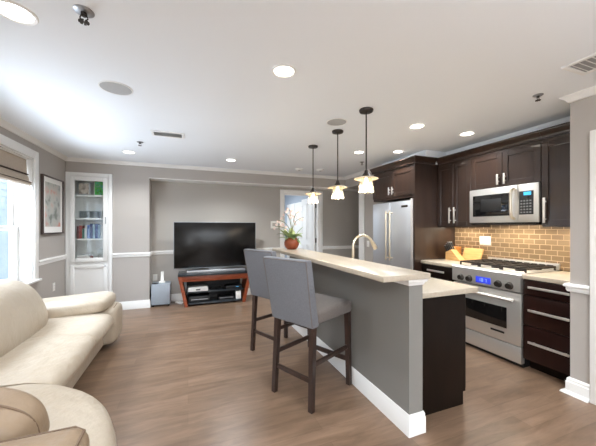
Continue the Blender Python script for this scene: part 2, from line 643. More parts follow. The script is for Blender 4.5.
# left-hand side of these paths is the room side
trim(MB().sweep([(XP, 4.13), (XP, YB), (XL, YB), (XL, -5.6)], CROWN))
trim(MB().sweep([(XS, -5.6), (XS, YS), (3.3, YS)], CROWN))
trim(MB().sweep([(XL + 0.002, YB), (XL + 0.002, 4.552)], rail(0.91)))
trim(MB().sweep([(1.803, YN), (XNL, YN), (XNL, YB), (-1.148, YB)], rail(0.905)))
trim(MB().sweep([(4.2, YN), (2.797, YN)], rail(0.905)))
trim(MB().sweep([(XS, 1.268), (XS, YS), (3.06, YS)], rail(0.872, 0.066, 0.034)))
struct(MB().sweep([(1.803, YN), (XNL, YN), (XNL, YB), (-1.148, YB)], base()).build('baseboard_back', 'trim'))
struct(MB().sweep([(4.2, YN), (2.797, YN)], base()).build('baseboard_hall', 'trim'))
struct(MB().sweep([(XL, YB), (XL, -5.6)], base()).build('baseboard_left', 'trim'))
mb = MB().sweep([(XS, 1.268), (XS, YS), (3.06, YS)], base(0.13, 0.022))
mb.sweep([(XS - 0.022, 1.268), (XS - 0.022, YS + 0.022), (3.06, YS + 0.022)], [(0, 0), (0.028, 0), (0.022, 0.014), (0, 0.022)])
struct(mb.build('baseboard_right', 'trim'))
# casing of a doorway on the right wall
mb = MB().box(XS - 0.03, XS, 1.17, 1.266, 0, 2.12, 0.006)
mb.box(XS - 0.03, XS, 0.3, 1.1695, 2.025, 2.12, 0.006)
struct(mb.build('door_2', 'trim'))
# casing on the end of the pier
mb = MB().box(XP - 0.022, XP, 4.72, 4.872, 0, ZL, 0.005)
mb.box(XP - 0.022, XP + 0.1, 4.87, 4.89, 0, ZL, 0.003)
trim(mb)

# ---- interior door
d1 = struct(MB().box(DX0 - 0.085, DX0, YN - 0.02, YN, 0, DZ + 0.08, 0.006).box(DX1, DX1 + 0.085, YN - 0.02, YN, 0, DZ + 0.08, 0.006)
            .box(DX0, DX1, YN - 0.02, YN, DZ, DZ + 0.08, 0.006).box(DX0, DX0 + 0.02, YN, YN + 0.11, 0, DZ).box(DX1 - 0.02, DX1, YN, YN + 0.11, 0, DZ)
            .box(DX0, DX1, YN, YN + 0.11, DZ - 0.02, DZ).build('door_1', 'trim'))
mb = MB().box(DX1 - 0.06, DX1 - 0.025, YN + 0.125, YN + 0.9, 0.01, DZ - 0.025, 0.003)
for (a, b) in ((0.2, 0.95), (1.08, 1.92)):
    for (p, q) in ((0.1, 0.37), (0.43, 0.7)):
        x = DX1 - 0.062
        y0, y1 = YN + 0.125 + p, YN + 0.125 + q
        mb.box(x - 0.006, x + 0.004, y0, y1, a, a + 0.02)
        mb.box(x - 0.006, x + 0.004, y0, y1, b - 0.02, b)
        mb.box(x - 0.006, x + 0.004, y0, y0 + 0.02, a, b)
        mb.box(x - 0.006, x + 0.004, y1 - 0.02, y1, a, b)
leaf = mb.build('door_leaf', 'white', d1)
mb = MB()
for z in (0.25, 1.02, 1.8):
    mb.box(DX1 - 0.026, DX1 - 0.02, YN + 0.09, YN + 0.125, z, z + 0.1)
    mb.tube([(DX1 - 0.03, YN + 0.118, z), (DX1 - 0.03, YN + 0.118, z + 0.1)], 0.008, 8)
mb.build('hinge', 'bronze', d1)
mb = MB()
for (a, b) in ((6.72, 7.33), (7.36, 7.98)):
    mb.box(2.72, 2.752, a, b, 0.02, 2.02, 0.004)
    for (z0, z1) in ((0.2, 0.95), (1.08, 1.9)):
        mb.box(2.712, 2.722, a + 0.1, b - 0.1, z0, z1, 0.006)
struct(mb.build('door_3', 'white'))

# ---- window on the left wall
y0, y1, z0, z1 = WIN
mb = MB()
mb.box(XL, XL + 0.022, y1, y1 + 0.1, z0 - 0.02, z1 + 0.1, 0.006)
mb.box(XL, XL + 0.022, y0 - 0.1, y0, z0 - 0.02, z1 + 0.1, 0.006)
mb.box(XL, XL + 0.022, y0, y1, z1, z1 + 0.1, 0.006)
mb.box(-2.0, XL, y1 - 0.015, y1, z0, z1)
mb.box(-2.0, XL, y0, y0 + 0.015, z0, z1)
mb.box(-2.0, XL, y0, y1, z1 - 0.015, z1)
win = struct(mb.build('window_1', 'trim'))
MB().box(-2.0, XL + 0.05, y0 - 0.12, y1 + 0.12, z0 - 0.03, z0, 0.008).build('window_sill', 'trim', win)
ym = (y0 + y1) / 2
MB().box(-2.0, XL - 0.1, ym - 0.05, ym + 0.05, z0, z1, 0.005).build('mullion', 'trim', win)
for (a, b) in ((y0 + 0.015, ym - 0.05), (ym + 0.05, y1 - 0.015)):
    for (xa, xb, za, zb) in ((-1.99, -1.955, 1.33, z1 - 0.015), (-1.95, -1.91, z0, 1.385)):
        sw = 0.05
        mb = MB().box(xa, xb, a, a + sw, za, zb, 0.004).box(xa, xb, b - sw, b, za, zb, 0.004)
        mb.box(xa, xb, a + sw, b - sw, za, za + sw, 0.004).box(xa, xb, a + sw, b - sw, zb - sw, zb, 0.004)
        sash = mb.build('sash', 'trim', win)
        MB().box((xa + xb) / 2 - 0.003, (xa + xb) / 2 + 0.003, a + sw, b - sw, za + sw, zb - sw).build('pane', 'pane', sash)
    MB().box(-1.95, -1.915, (a + b) / 2 - 0.03, (a + b) / 2 + 0.03, 1.386, 1.402, 0.004).build('sash_lock', 'silver', win)
# roman shade
t = thing('roman_shade', 'taupe linen roman shade with dark bands, pulled up in the window', 'window shade', (XL - 0.06, ym, z1))
mb = MB()
prof = [(0.0, 2.19), (0.008, 2.0), (0.02, 1.985), (0.03, 1.93), (0.05, 1.915), (0.052, 1.88), (0.03, 1.865), (0.02, 1.88), (-0.01, 1.95), (-0.02, 2.19)]
for k, x in enumerate((XL - 0.05,)):
    A = [mb.bm.verts.new((x + p, y0 + 0.03, z)) for p, z in prof]
    B = [mb.bm.verts.new((x + p, y1 - 0.03, z)) for p, z in prof]
    n = len(prof)
    for j in range(n):
        mb.bm.faces.new((A[j], A[(j + 1) % n], B[(j + 1) % n], B[j]))
    mb.bm.faces.new(A)
    mb.bm.faces.new(B[::-1])
mb.build('shade_fabric', 'shade_fab', t)
mb = MB().box(XL - 0.043, XL - 0.028, y0 + 0.029, y1 - 0.029, 2.0, 2.014)
mb.box(XL - 0.012, XL + 0.003, y0 + 0.029, y1 - 0.029, 1.906, 1.914)
mb.build('banding', 'shade_trim', t)
MB().box(XL - 0.085, XL - 0.035, y0 + 0.025, y1 - 0.025, 2.185, 2.2).build('headrail', 'trim', t)
# cord cleat on the jamb
single(MB().box(XL - 0.09, XL - 0.07, y1 - 0.03, y1 - 0.015, 1.62, 1.74, 0.004).box(XL - 0.095, XL - 0.065, y1 - 0.045, y1 - 0.03, 1.67, 1.69, 0.003), 'cord_cleat', 'plastic_w', 'small white cord cleat on the window jamb', 'cleat', (XL - 0.08, y1 - 0.02, 1.62))

# neighbour's house outside the window
t = thing('neighbour_house', 'pale blue grey sided house seen through the left window', 'house', (-5.2, 4.5, -0.5))
mb = MB()
for k in range(24):
    mb.hexa([(-5.2, -2, -0.5 + k * 0.2), (-5.2, 22, -0.5 + k * 0.2), (-5.6, 22, -0.5 + k * 0.2), (-5.6, -2, -0.5 + k * 0.2)],
            [(-5.23, -2, -0.3 + k * 0.2), (-5.23, 22, -0.3 + k * 0.2), (-5.6, 22, -0.3 + k * 0.2), (-5.6, -2, -0.3 + k * 0.2)])
mb.build('siding_wall', 'siding', t)
MB().box(-6.5, -5.0, -2.2, 22.2, 4.3, 4.5).build('roof', 'roofing', t)

# ---- half wall of the island
IX0, IX1, IY0, IY1 = 1.352, 1.465, 1.487, 3.85
hw = struct(MB().box(IX0, IX1, IY0, IY1, 0, 1.03).build('wall_island', 'wall_island'))
struct(MB().sweep([(IX1, IY1), (IX0, IY1), (IX0, IY0), (IX1 + 0.001, IY0), (IX1 + 0.001, 1.6)][::-1], [(o, z) for o, z in base(0.14, 0.014)]).build('baseboard_island', 'trim'))
trim(MB().sweep([(IX1, IY1), (IX0, IY1), (IX0, IY0), (IX1, IY0), (IX1, 1.6)][::-1], [(0, 0.985), (0.006, 0.985), (0.01, 1.0), (0.022, 1.012), (0.024, 1.03), (0, 1.03)]))
single(MB().box(1.11, 1.485, 1.437, 3.9, 1.031, 1.068, 0.004), 'bar_countertop', 'quartz', 'raised cream quartz bar top along the grey half wall', 'countertop', (1.3, 1.437, 1.03))

# ------------------------------------------------------------------ island cabinet
t = thing('island_cabinet', 'dark espresso island cabinet behind the grey half wall', 'cabinet', (1.75, 1.6, 0))
MB().box(IX1 + 0.004, 2.01, 1.606, 3.8, 0.1, 0.872).box(IX1 + 0.004, 1.985, 1.606, 3.8, 0.0, 0.1).build('body', 'espresso_d', t)
for k in range(4):
    a = 1.62 + k * 0.545
    f = MB().box(2.011, 2.032, a, a + 0.53, 0.11, 0.7, 0.003).build('door', 'espresso_d', t)
    MB().tube([(2.055, a + 0.08, 0.45), (2.055, a + 0.08, 0.65)], 0.007, 8).box(2.032, 2.055, a + 0.075, a + 0.085, 0.47, 0.48).box(2.032, 2.055, a + 0.075, a + 0.085, 0.62, 0.63).build('handle', 'steel_h', f)
    f = MB().box(2.011, 2.032, a, a + 0.53, 0.715, 0.868, 0.003).build('drawer', 'espresso_d', t)
    MB().tube([(2.055, a + 0.15, 0.79), (2.055, a + 0.38, 0.79)], 0.007, 8).box(2.032, 2.055, a + 0.17, a + 0.18, 0.785, 0.795).box(2.032, 2.055, a + 0.35, a + 0.36, 0.785, 0.795).build('handle', 'steel_h', f)
single(MB().box(IX1 + 0.026, 2.062, 1.535, 3.83, 0.8735, 0.913, 0.004), 'island_countertop', 'quartz', 'lower cream quartz worktop on the dark island cabinet', 'countertop', (1.75, 1.535, 0.873))

# faucet
t = thing('kitchen_faucet', 'tall arched nickel faucet behind the raised bar', 'faucet', (1.62, 2.6, 0.914))
MB().lathe([(0, 0.914), (0.028, 0.914), (0.028, 0.924), (0.02, 0.934), (0.018, 0.99), (0, 0.99)], (1.62, 2.6, 0)).build('base', 'nickel', t)
pts = [(1.62, 2.6, 0.98), (1.62, 2.6, 1.15)]
for k in range(0, 13):
    a = PI - k * PI * 0.86 / 12
    pts.append((1.745 + 0.125 * math.cos(a), 2.6, 1.16 + 0.12 * math.sin(a)))
MB().tube(pts, 0.0135, 12).build('spout', 'nickel', t)
e = Vector(pts[-1]); dv = (Vector(pts[-1]) - Vector(pts[-2])).normalized()
MB().tube([e, e + dv * 0.02, e + dv * 0.09], 0.017, 14, 0.024).build('spray_head', 'nickel', t)
MB().tube([(1.63, 2.585, 0.965), (1.66, 2.53, 0.985), (1.69, 2.49, 1.0)], 0.007, 8).build('lever', 'nickel', t)

# ------------------------------------------------------------------ kitchen run
RY0, RY1 = 1.80, 2.56          # range
FY0, FY1 = 3.155, 4.04          # fridge
struct(MB().box(XK - 0.008, XK, YS, 3.08, 0.91, 1.5).build('backsplash', 'tile'))


def bar_handle_z(x, y, za, zb, parent, w=0.022):
    return MB().box(x - 0.034, x - 0.024, y - w / 2, y + w / 2, za, zb, 0.003).box(x - 0.026, x, y - 0.005, y + 0.005, za + 0.03, za + 0.045).box(x - 0.026, x, y - 0.005, y + 0.005, zb - 0.045, zb - 0.03).build('handle', 'steel_h', parent)


def bar_handle_y(x, ya, yb, z, parent, w=0.022):
    return MB().box(x - 0.036, x - 0.024, ya, yb, z - w / 2, z + w / 2, 0.003).box(x - 0.026, x, ya + 0.03, ya + 0.045, z - 0.005, z + 0.005).box(x - 0.026, x, yb - 0.045, yb - 0.03, z - 0.005, z + 0.005).build('handle', 'steel_h', parent)


def shaker(x, a, b, za, zb, parent, m='espresso', st=0.058, name='door'):
    mb = MB().box(x - 0.02, x, a, a + st, za, zb, 0.002, 1).box(x - 0.02, x, b - st, b, za, zb, 0.002, 1)
    mb.box(x - 0.02, x, a + st, b - st, za, za + st, 0.002, 1).box(x - 0.02, x, a + st, b - st, zb - st, zb, 0.002, 1)
    mb.box(x - 0.010, x, a + st - 0.002, b - st + 0.002, za + st - 0.002, zb - st + 0.002)
    return mb.build(name, m, parent)


def cab_crown(path, parent, z=2.385):
    return MB().sweep(path, [(0, z - 0.085), (0.016, z - 0.085), (0.016, z - 0.065), (0.026, z - 0.05), (0.05, z - 0.022), (0.062, z - 0.012), (0.062, z), (0, z)]).build('crown', 'espresso', parent)


UF = 3.32        # face-frame plane of the upper cabinets
ZU0, ZU1 = 1.372, 2.215
CZ = 2.335
# left upper cabinet
t = thing('wall_cabinet', 'tall dark two door wall cabinet between refrigerator panel and microwave', 'cabinet', (UF, 2.82, ZU0), 'dark upper kitchen cabinets')
MB().box(UF, XK - 0.002, RY1 + 0.002, 3.077, ZU0, 2.255).build('body', 'espresso', t)
for a, b, hy in ((RY1 + 0.004, 2.817, 2.817 - 0.035), (2.821, 3.075, 2.821 + 0.035)):
    f = shaker(UF, a, b, ZU0 + 0.012, ZU1, t)
    bar_handle_z(UF - 0.02, hy, 1.42, 1.63, f)
cab_crown([(UF, RY1 + 0.002), (UF, 3.077)], t, CZ)
# over the microwave
t = thing('wall_cabinet', 'short dark two door wall cabinet directly above the microwave', 'cabinet', (UF, 2.18, 1.82), 'dark upper kitchen cabinets')
MB().box(UF, XK - 0.002, RY0 + 0.001, RY1 - 0.001, 1.825, 2.255).build('body', 'espresso', t)
for a, b, hy in ((RY0 + 0.003, 2.178, 2.178 - 0.035), (2.182, RY1 - 0.003, 2.182 + 0.035)):
    f = shaker(UF, a, b, 1.83, ZU1, t)
    bar_handle_z(UF - 0.02, hy, 1.85, 1.97, f)
cab_crown([(UF, RY0 + 0.001), (UF, RY1 - 0.001)], t, CZ)
# right of the microwave
t = thing('wall_cabinet', 'dark single door wall cabinet right of the microwave beside grey wall end', 'cabinet', (UF, 1.6, ZU0), 'dark upper kitchen cabinets')
MB().box(UF, XK - 0.002, YS + 0.004, RY0 - 0.002, ZU0, 2.255).build('body', 'espresso', t)
f = shaker(UF, YS + 0.01, RY0 - 0.004, ZU0 + 0.012, ZU1, t)
bar_handle_z(UF - 0.02, RY0 - 0.04, 1.41, 1.66, f)
cab_crown([(UF, YS + 0.09), (UF, RY0 - 0.002)], t, CZ)

trim(MB().box(3.47, XK, YS + 0.002, 3.082, 2.257, H - 0.001).box(3.1, XK, 3.084, 4.058, 2.257, H - 0.001), 'ceiling')
# refrigerator surround
t = thing('refrigerator_cabinet', 'dark cabinet surround above and beside the stainless refrigerator', 'cabinet', (2.92, 3.6, 0))
MB().box(2.90, XK - 0.002, 3.083, 3.113, 0, 2.255).build('side_panel', 'espresso', t)
MB().box(2.93, XK - 0.002, 3.113, 4.055, 1.79, 2.255).build('body', 'espresso', t)
for a, b, hy in ((3.117, 3.57, 3.57 - 0.035), (3.576, 4.05, 3.576 + 0.035)):
    f = shaker(2.93, a, b, 1.83, 2.215, t)
    bar_handle_z(2.91, hy, 1.86, 1.98, f)
cab_crown([(3.255, 3.083), (2.91, 3.083), (2.91, 4.055)], t, CZ)

# refrigerator
t = thing('refrigerator', 'stainless steel french door refrigerator in the dark cabinet surround', 'refrigerator', (3.2, 3.57, 0))
MB().box(2.97, XK - 0.02, FY0 + 0.005, FY1 - 0.005, 0.02, 1.765).build('body', 'silver', t)
fm = (FY0 + FY1) / 2
for a, b, hy in ((FY0, fm - 0.003, fm - 0.045), (fm + 0.003, FY1, fm + 0.045)):
    f = MB().box(2.905, 2.965, a, b, 0.6, 1.745, 0.008).build('door', 'steel_f', t)
    MB().tube([(2.855, hy, 0.86), (2.855, hy, 1.62)], 0.013, 12).tube([(2.855, hy, 0.9), (2.905, hy, 0.9)], 0.01, 8).tube([(2.855, hy, 1.585), (2.905, hy, 1.585)], 0.01, 8).build('handle', 'nickel', f)
f = MB().box(2.905, 2.965, FY0, FY1, 0.1, 0.59, 0.008).build('freezer_drawer', 'steel_f', t)
MB().tube([(2.855, FY0 + 0.08, 0.52), (2.855, FY1 - 0.08, 0.52)], 0.013, 12).tube([(2.855, FY0 + 0.12, 0.52), (2.905, FY0 + 0.12, 0.52)], 0.01, 8).tube([(2.855, FY1 - 0.12, 0.52), (2.905, FY1 - 0.12, 0.52)], 0.01, 8).build('handle', 'nickel', f)
MB().box(2.902, 2.9055, FY0 + 0.07, FY0 + 0.2, 1.655, 1.685, 0.001).build('badge', 'bronze', t)
MB().box(2.885, 2.965, 3.118, FY0 - 0.004, 0.02, 1.765, 0.004).build('side_trim', 'steel_h', t)
MB().box(2.93, 2.965, FY0 + 0.01, FY1 - 0.01, 0.02, 0.095).build('toe_grille', 'black', t)

# base cabinets
BF = 3.032
t = thing('base_cabinet', 'dark base cabinet with knife block on top, left of the range', 'cabinet', (BF, 2.82, 0), 'dark base kitchen cabinets')
MB().box(BF, XK - 0.01, RY1 + 0.004, 3.078, 0.1, 0.872).box(BF + 0.08, XK - 0.01, RY1 + 0.004, 3.078, 0, 0.1).build('body', 'espresso_d', t)
f = MB().box(BF - 0.02, BF, RY1 + 0.01, 3.07, 0.715, 0.865, 0.003).build('drawer', 'espresso_d', t)
bar_handle_y(BF - 0.02, 2.68, 2.95, 0.80, f)
for a, b, hy in ((RY1 + 0.01, 2.81, 2.78), (2.82, 3.07, 2.85)):
    f = shaker(BF, a, b, 0.11, 0.705, t, 'espresso_d')
    bar_handle_z(BF - 0.02, hy, 0.48, 0.67, f)
single(MB().box(3.0, XK - 0.01, RY1 + 0.003, 3.08, 0.8735, 0.913, 0.004), 'kitchen_countertop', 'quartz', 'cream worktop piece left of the range under the knife block', 'countertop', (3.3, 2.8, 0.873), 'cream worktops beside the range')
t = thing('base_cabinet', 'dark three drawer base cabinet right of the range', 'cabinet', (BF, 1.6, 0), 'dark base kitchen cabinets')
MB().box(BF, XK - 0.01, YS + 0.003, RY0 - 0.004, 0.1, 0.872).box(BF + 0.09, XK - 0.01, YS + 0.003, RY0 - 0.004, 0, 0.1).build('body', 'espresso_d', t)
for za, zb, zh in ((0.727, 0.865, 0.803), (0.439, 0.720, 0.586), (0.11, 0.432, 0.287)):
    f = MB().box(BF - 0.02, BF, YS + 0.012, RY0 - 0.008, za, zb, 0.003).build('drawer', 'espresso_r', t)
    bar_handle_y(BF - 0.02, YS + 0.02, YS + 0.335, zh, f)
single(MB().box(3.0, XK - 0.01, YS + 0.002, RY0 - 0.003, 0.8735, 0.913, 0.004), 'kitchen_countertop', 'quartz', 'cream worktop piece right of the range above the three drawers', 'countertop', (3.3, 1.6, 0.873), 'cream worktops beside the range')

# range
t = thing('gas_range', 'stainless steel professional gas range with blue lit display', 'range', (3.3, 2.18, 0))
MB().box(3.06, XK - 0.03, RY0 + 0.003, RY1 - 0.003, 0.03, 0.895).build('body', 'black', t)
mb = MB()
A = [(2.985, 0.738), (3.005, 0.73), (3.1, 0.73), (3.1, 0.912), (3.0, 0.912), (2.985, 0.9)]
va = [mb.bm.verts.new((x, RY0, z)) for x, z in A]
vb = [mb.bm.verts.new((x, RY1, z)) for x, z in A]
mb.bm.faces.new(va); mb.bm.faces.new(vb[::-1])
for j in range(len(A)):
    mb.bm.faces.new((va[j], va[(j + 1) % len(A)], vb[(j + 1) % len(A)], vb[j]))
pan = mb.build('control_panel', 'steel', t)
dsp = MB().box(2.979, 2.986, 2.09, 2.255, 0.76, 0.828, 0.002).build('display', 'display', pan)
# faint pale digits on the display
for (yc, segs) in ((2.21, 'bc'), (2.18, 'abcdef'), (2.14, 'abc')):
    wd, hh, th = 0.018, 0.034, 0.004
    zc = 0.795
    S7 = dict(a=(yc - wd / 2, yc + wd / 2, zc + hh / 2 - th, zc + hh / 2), d=(yc - wd / 2, yc + wd / 2, zc - hh / 2, zc - hh / 2 + th),
              b=(yc - wd / 2, yc - wd / 2 + th, zc, zc + hh / 2), c=(yc - wd / 2, yc - wd / 2 + th, zc - hh / 2, zc),
              f=(yc + wd / 2 - th, yc + wd / 2, zc, zc + hh / 2), e=(yc + wd / 2 - th, yc + wd / 2, zc - hh / 2, zc))
    mb = MB()
    for q in segs:
        mb.box(2.9775, 2.979, *S7[q])
    mb.build('digit', 'display_t', pan)
for y in (2.44, 2.335, 2.01, 1.90):
    MB().lathe([(0, -0.034), (0.026, -0.034), (0.028, -0.03), (0.03, -0.005), (0.037, 0), (0.037, 0.002), (0, 0.002)], (2.985, y, 0.785), 24, 'X').box(2.948, 2.952, y - 0.004, y + 0.004, 0.785, 0.812).build('knob', 'bronze', pan)
dr = MB().box(3.0, 3.058, RY0 + 0.004, RY1 - 0.004, 0.208, 0.718, 0.006).build('oven_door', 'steel', t)
MB().box(2.994, 3.002, RY0 + 0.135, RY1 - 0.135, 0.345, 0.557, 0.004).build('window', 'dark_glass', dr)
MB().tube([(2.945, RY0 + 0.05, 0.65), (2.945, RY1 - 0.05, 0.65)], 0.015, 14).tube([(2.945, RY0 + 0.08, 0.65), (3.0, RY0 + 0.08, 0.65)], 0.012, 10).tube([(2.945, RY1 - 0.08, 0.65), (3.0, RY1 - 0.08, 0.65)], 0.012, 10).build('handle', 'steel_h', dr)
MB().box(2.996, 3.0005, RY0 + 0.16, RY0 + 0.3, 0.285, 0.305, 0.001).build('badge', 'black', dr)
MB().box(3.0, 3.058, RY0 + 0.004, RY1 - 0.004, 0.04, 0.198, 0.006).build('warming_drawer', 'steel', t)
MB().box(3.04, 3.6, RY0 + 0.01, RY1 - 0.01, 0.0, 0.04).build('toe_kick', 'black', t)
MB().box(3.08, 3.6, RY0 + 0.01, RY1 - 0.01, 0.895, 0.918, 0.003).build('cooktop', 'steel', t)
for i, (bx, by) in enumerate([(x, y) for x in (3.2, 3.46) for y in (1.93, 2.18, 2.43)]):
    MB().lathe([(0, 0.918), (0.045, 0.918), (0.045, 0.93), (0.03, 0.932), (0.03, 0.94), (0, 0.94)], (bx, by, 0), 20).build('burner', 'iron', t)
for gy in (1.815, 2.06, 2.305):
    mb = MB()
    a, b = gy, gy + 0.24
    for x in (3.1, 3.33, 3.57):
        mb.box(x - 0.007, x + 0.007, a, b, 0.945, 0.962)
    for y in (a + 0.007, (a + b) / 2, b - 0.007):
        mb.box(3.095, 3.577, y - 0.007, y + 0.007, 0.945, 0.962)
    for x in (3.2, 3.46):
        mb.box(x - 0.006, x + 0.006, a, b, 0.947, 0.962)
    for x in (3.1, 3.57):
        for y in (a + 0.007, b - 0.007):
            mb.box(x - 0.007, x + 0.007, y - 0.007, y + 0.007, 0.918, 0.946)
    mb.build('grate', 'iron', t)
bgd = MB().box(3.6, 3.625, RY0, RY1, 0.895, 0.985, 0.004).box(3.585, 3.62, RY0, RY1, 0.895, 0.93).build('back_guard', 'steel', t)
mb = MB()
for k in range(9):
    y = RY0 + 0.05 + k * 0.075
    mb.box(3.597, 3.6005, y, y + 0.055, 0.952, 0.966)
mb.build('vent_slots', 'black', bgd)

# microwave
t = thing('microwave', 'stainless over the range microwave under the short dark cabinet', 'microwave', (3.4, 2.18, 1.415))
MB().box(3.3, XK - 0.01, RY0 + 0.002, RY1 - 0.002, 1.42, 1.822).build('body', 'black', t)
d_ = MB().box(3.272, 3.3, 2.0, RY1 - 0.002, 1.42, 1.82, 0.005).build('door', 'steel', t)
MB().box(3.268, 3.274, 2.08, RY1 - 0.05, 1.495, 1.745, 0.004).build('window', 'dark_glass', d_)
MB().box(3.266, 3.27, 2.17, RY1 - 0.15, 1.545, 1.695, 0.004).build('inner_screen', 'black', d_)
pts = [(3.27, 2.035, 1.46), (3.225, 2.035, 1.475), (3.215, 2.035, 1.53), (3.213, 2.035, 1.62), (3.215, 2.035, 1.71), (3.225, 2.035, 1.765), (3.27, 2.035, 1.78)]
MB().tube(pts, 0.015, 12).build('handle', 'nickel', d_)
pn = MB().box(3.272, 3.3, RY0 + 0.002, 1.998, 1.42, 1.82, 0.005).build('control_panel', 'steel', t)
kp = MB().box(3.268, 3.273, RY0 + 0.05, 1.985, 1.5, 1.745, 0.003).build('keypad', 'black', pn)
MB().box(3.266, 3.269, RY0 + 0.07, 1.94, 1.7, 1.735, 0.001).build('display', 'cyan', pn)
mb = MB()
for r_ in range(5):
    for c_ in range(4):
        y = RY0 + 0.068 + c_ * 0.028
        z = 1.515 + r_ * 0.03
        mb.box(3.2655, 3.269, y, y + 0.018, z, z + 0.016)
mb.build('buttons', 'button', pn)
MB().lathe([(0, -0.012), (0.014, -0.012), (0.016, 0), (0, 0)], (3.268, RY0 + 0.105, 1.678), 16, 'X').build('dial', 'black', pn)
MB().box(3.3, XK - 0.03, RY0 + 0.02, RY1 - 0.02, 1.395, 1.42).build('vent_hood', 'black', t)
hl = bpy.data.lights.new('hood_light', 'AREA')
hl.shape, hl.size, hl.size_y, hl.energy, hl.color = 'RECTANGLE', 0.1, 0.5, 3.0, (1, 0.87, 0.68)
ho = bpy.data.objects.new('hood_light', hl); C.objects.link(ho); ho.parent = t; ho.location = (0.05, 0, -0.026)
for (yy, sz) in ((2.82, 0.42), (1.6, 0.3)):
    hl = bpy.data.lights.new('under_cabinet_light', 'AREA')
    hl.shape, hl.size, hl.size_y, hl.energy, hl.color = 'RECTANGLE', 0.04, sz, 1.6, (1, 0.87, 0.68)
    ho = bpy.data.objects.new('under_cabinet_light', hl); C.objects.link(ho); ho.location = (3.5, yy, 1.366)

# worktop things
t = thing('knife_block', 'light maple knife block with black handled knives beside refrigerator panel', 'knife block', (3.42, 2.92, 0.914))
mb = MB()
o = [(3.36, 2.80), (3.48, 2.80), (3.48, 3.0), (3.36, 3.0)]
mb.hexa([(3.37, 2.76, 0.914), (3.47, 2.76, 0.914), (3.47, 3.0, 0.914), (3.37, 3.0, 0.914)], [(3.37, 2.915, 1.06), (3.47, 2.915, 1.06), (3.47, 3.0, 1.02), (3.37, 3.0, 1.02)])
mb.build('block', 'wood_l', t)
for i in range(3):
    for j in range(3):
        p = Vector((3.385 + i * 0.033, 2.93 + j * 0.026, 1.055 - j * 0.012))
        q = p + Vector((0, 0.045, 0.1 - j * 0.012))
        k_ = MB().tube([p, p + (q - p) * 0.15, q], 0.009, 8).build('knife_handle', 'black', t)
        MB().tube([q, q + (q - p) * 0.05], 0.0095, 8).build('rivet_cap', 'silver', k_)
t = thing('bread_box', 'ribbed honey wood box at the left end of the worktop', 'bread box', (3.5, 3.03, 0.914))
mb = MB().box(3.53, 3.635, 2.965, 3.07, 0.914, 1.09, 0.004)
mb.build('case', 'wood_m', t)
mb = MB()
for k in range(5):
    mb.tube([(3.53, 2.97, 0.932 + k * 0.034), (3.53, 3.065, 0.932 + k * 0.034)], 0.014, 10)
mb.build('ribbed_front', 'wood_l', t)
single(MB().hexa([(3.545, 2.63, 0.914), (3.565, 2.63, 0.914), (3.565, 2.9, 0.914), (3.545, 2.9, 0.914)], [(3.615, 2.63, 1.08), (3.635, 2.63, 1.08), (3.635, 2.9, 1.08), (3.615, 2.9, 1.08)]), 'reflection_board', 'wood_l', 'wooden board standing in for the knife block reflection on the tiles', 'reflection board', (3.56, 2.76, 0.914))  # board added in place of the knife block's reflection in the glossy tiles


def outlet(name, label, c, n, gang=1, m='plastic_w', cat='outlet'):
    """plate on a wall; n is 'X+','X-','Y-' the way it faces"""
    w_, h_ = 0.036 * gang + 0.002, 0.058
    t = thing(name, label, cat, c)
    x, y, z = c

    def bx(u0, u1, v0, v1, d0, d1):
        if n == 'Y-':
            return (x + u0, x + u1, y - d1, y - d0, z + v0, z + v1)
        if n == 'X+':
            return (x + d0, x + d1, y + u0, y + u1, z + v0, z + v1)
        return (x - d1, x - d0, y + u0, y + u1, z + v0, z + v1)
    MB().box(*bx(-w_, w_, -h_, h_, 0, 0.006), 0.002).build('plate', m, t)
    for g in range(gang):
        u = (g - (gang - 1) / 2) * 0.046
        for v in (-0.02, 0.02):
            MB().box(*bx(u - 0.013, u + 0.013, v - 0.013, v + 0.013, 0.005, 0.008), 0.002).build('socket', 'white', t)
            MB().box(*bx(u - 0.006, u - 0.004, v - 0.004, v + 0.006, 0.0078, 0.0084)).box(*bx(u + 0.004, u + 0.006, v - 0.004, v + 0.006, 0.0078, 0.0084)).build('slots', 'black', t)
    return t


outlet('wall_outlet', 'white double outlet plate on the bronze tile backsplash', (XK - 0.009, 2.62, 1.19), 'X-', 2)
outlet('wall_outlet', 'white outlet plate on the left wall under the framed print', (XL + 0.001, 5.03, 0.52), 'X+', 1)
outlet('wall_outlet', 'white outlet above the subwoofer in the niche', (-0.555, YN - 0.001, 0.46), 'Y-', 1)
outlet('wall_outlet', 'cream outlet plate on the pier beyond the refrigerator', (XP - 0.001, 4.6, 1.05), 'X-', 1)

# ------------------------------------------------------------------ bar stools
def leg_mb(p, q, a=0.042, b=0.036):
    return MB().beam(q, p, b, b, a, a)


ZSB, ZST, ZBT = 0.60, 0.735, 1.13
stool = thing('bar_stool', 'grey upholstered counter stool nearest the camera at the bar', 'bar stool', (0, 0, 0), 'bar stools at the raised counter')
mb = MB()
mb.box(-0.2, 0.29, -0.225, 0.225, ZSB + 0.03, ZST, 0.03, 4)
mb.build('seat', 'fabric_s', stool)
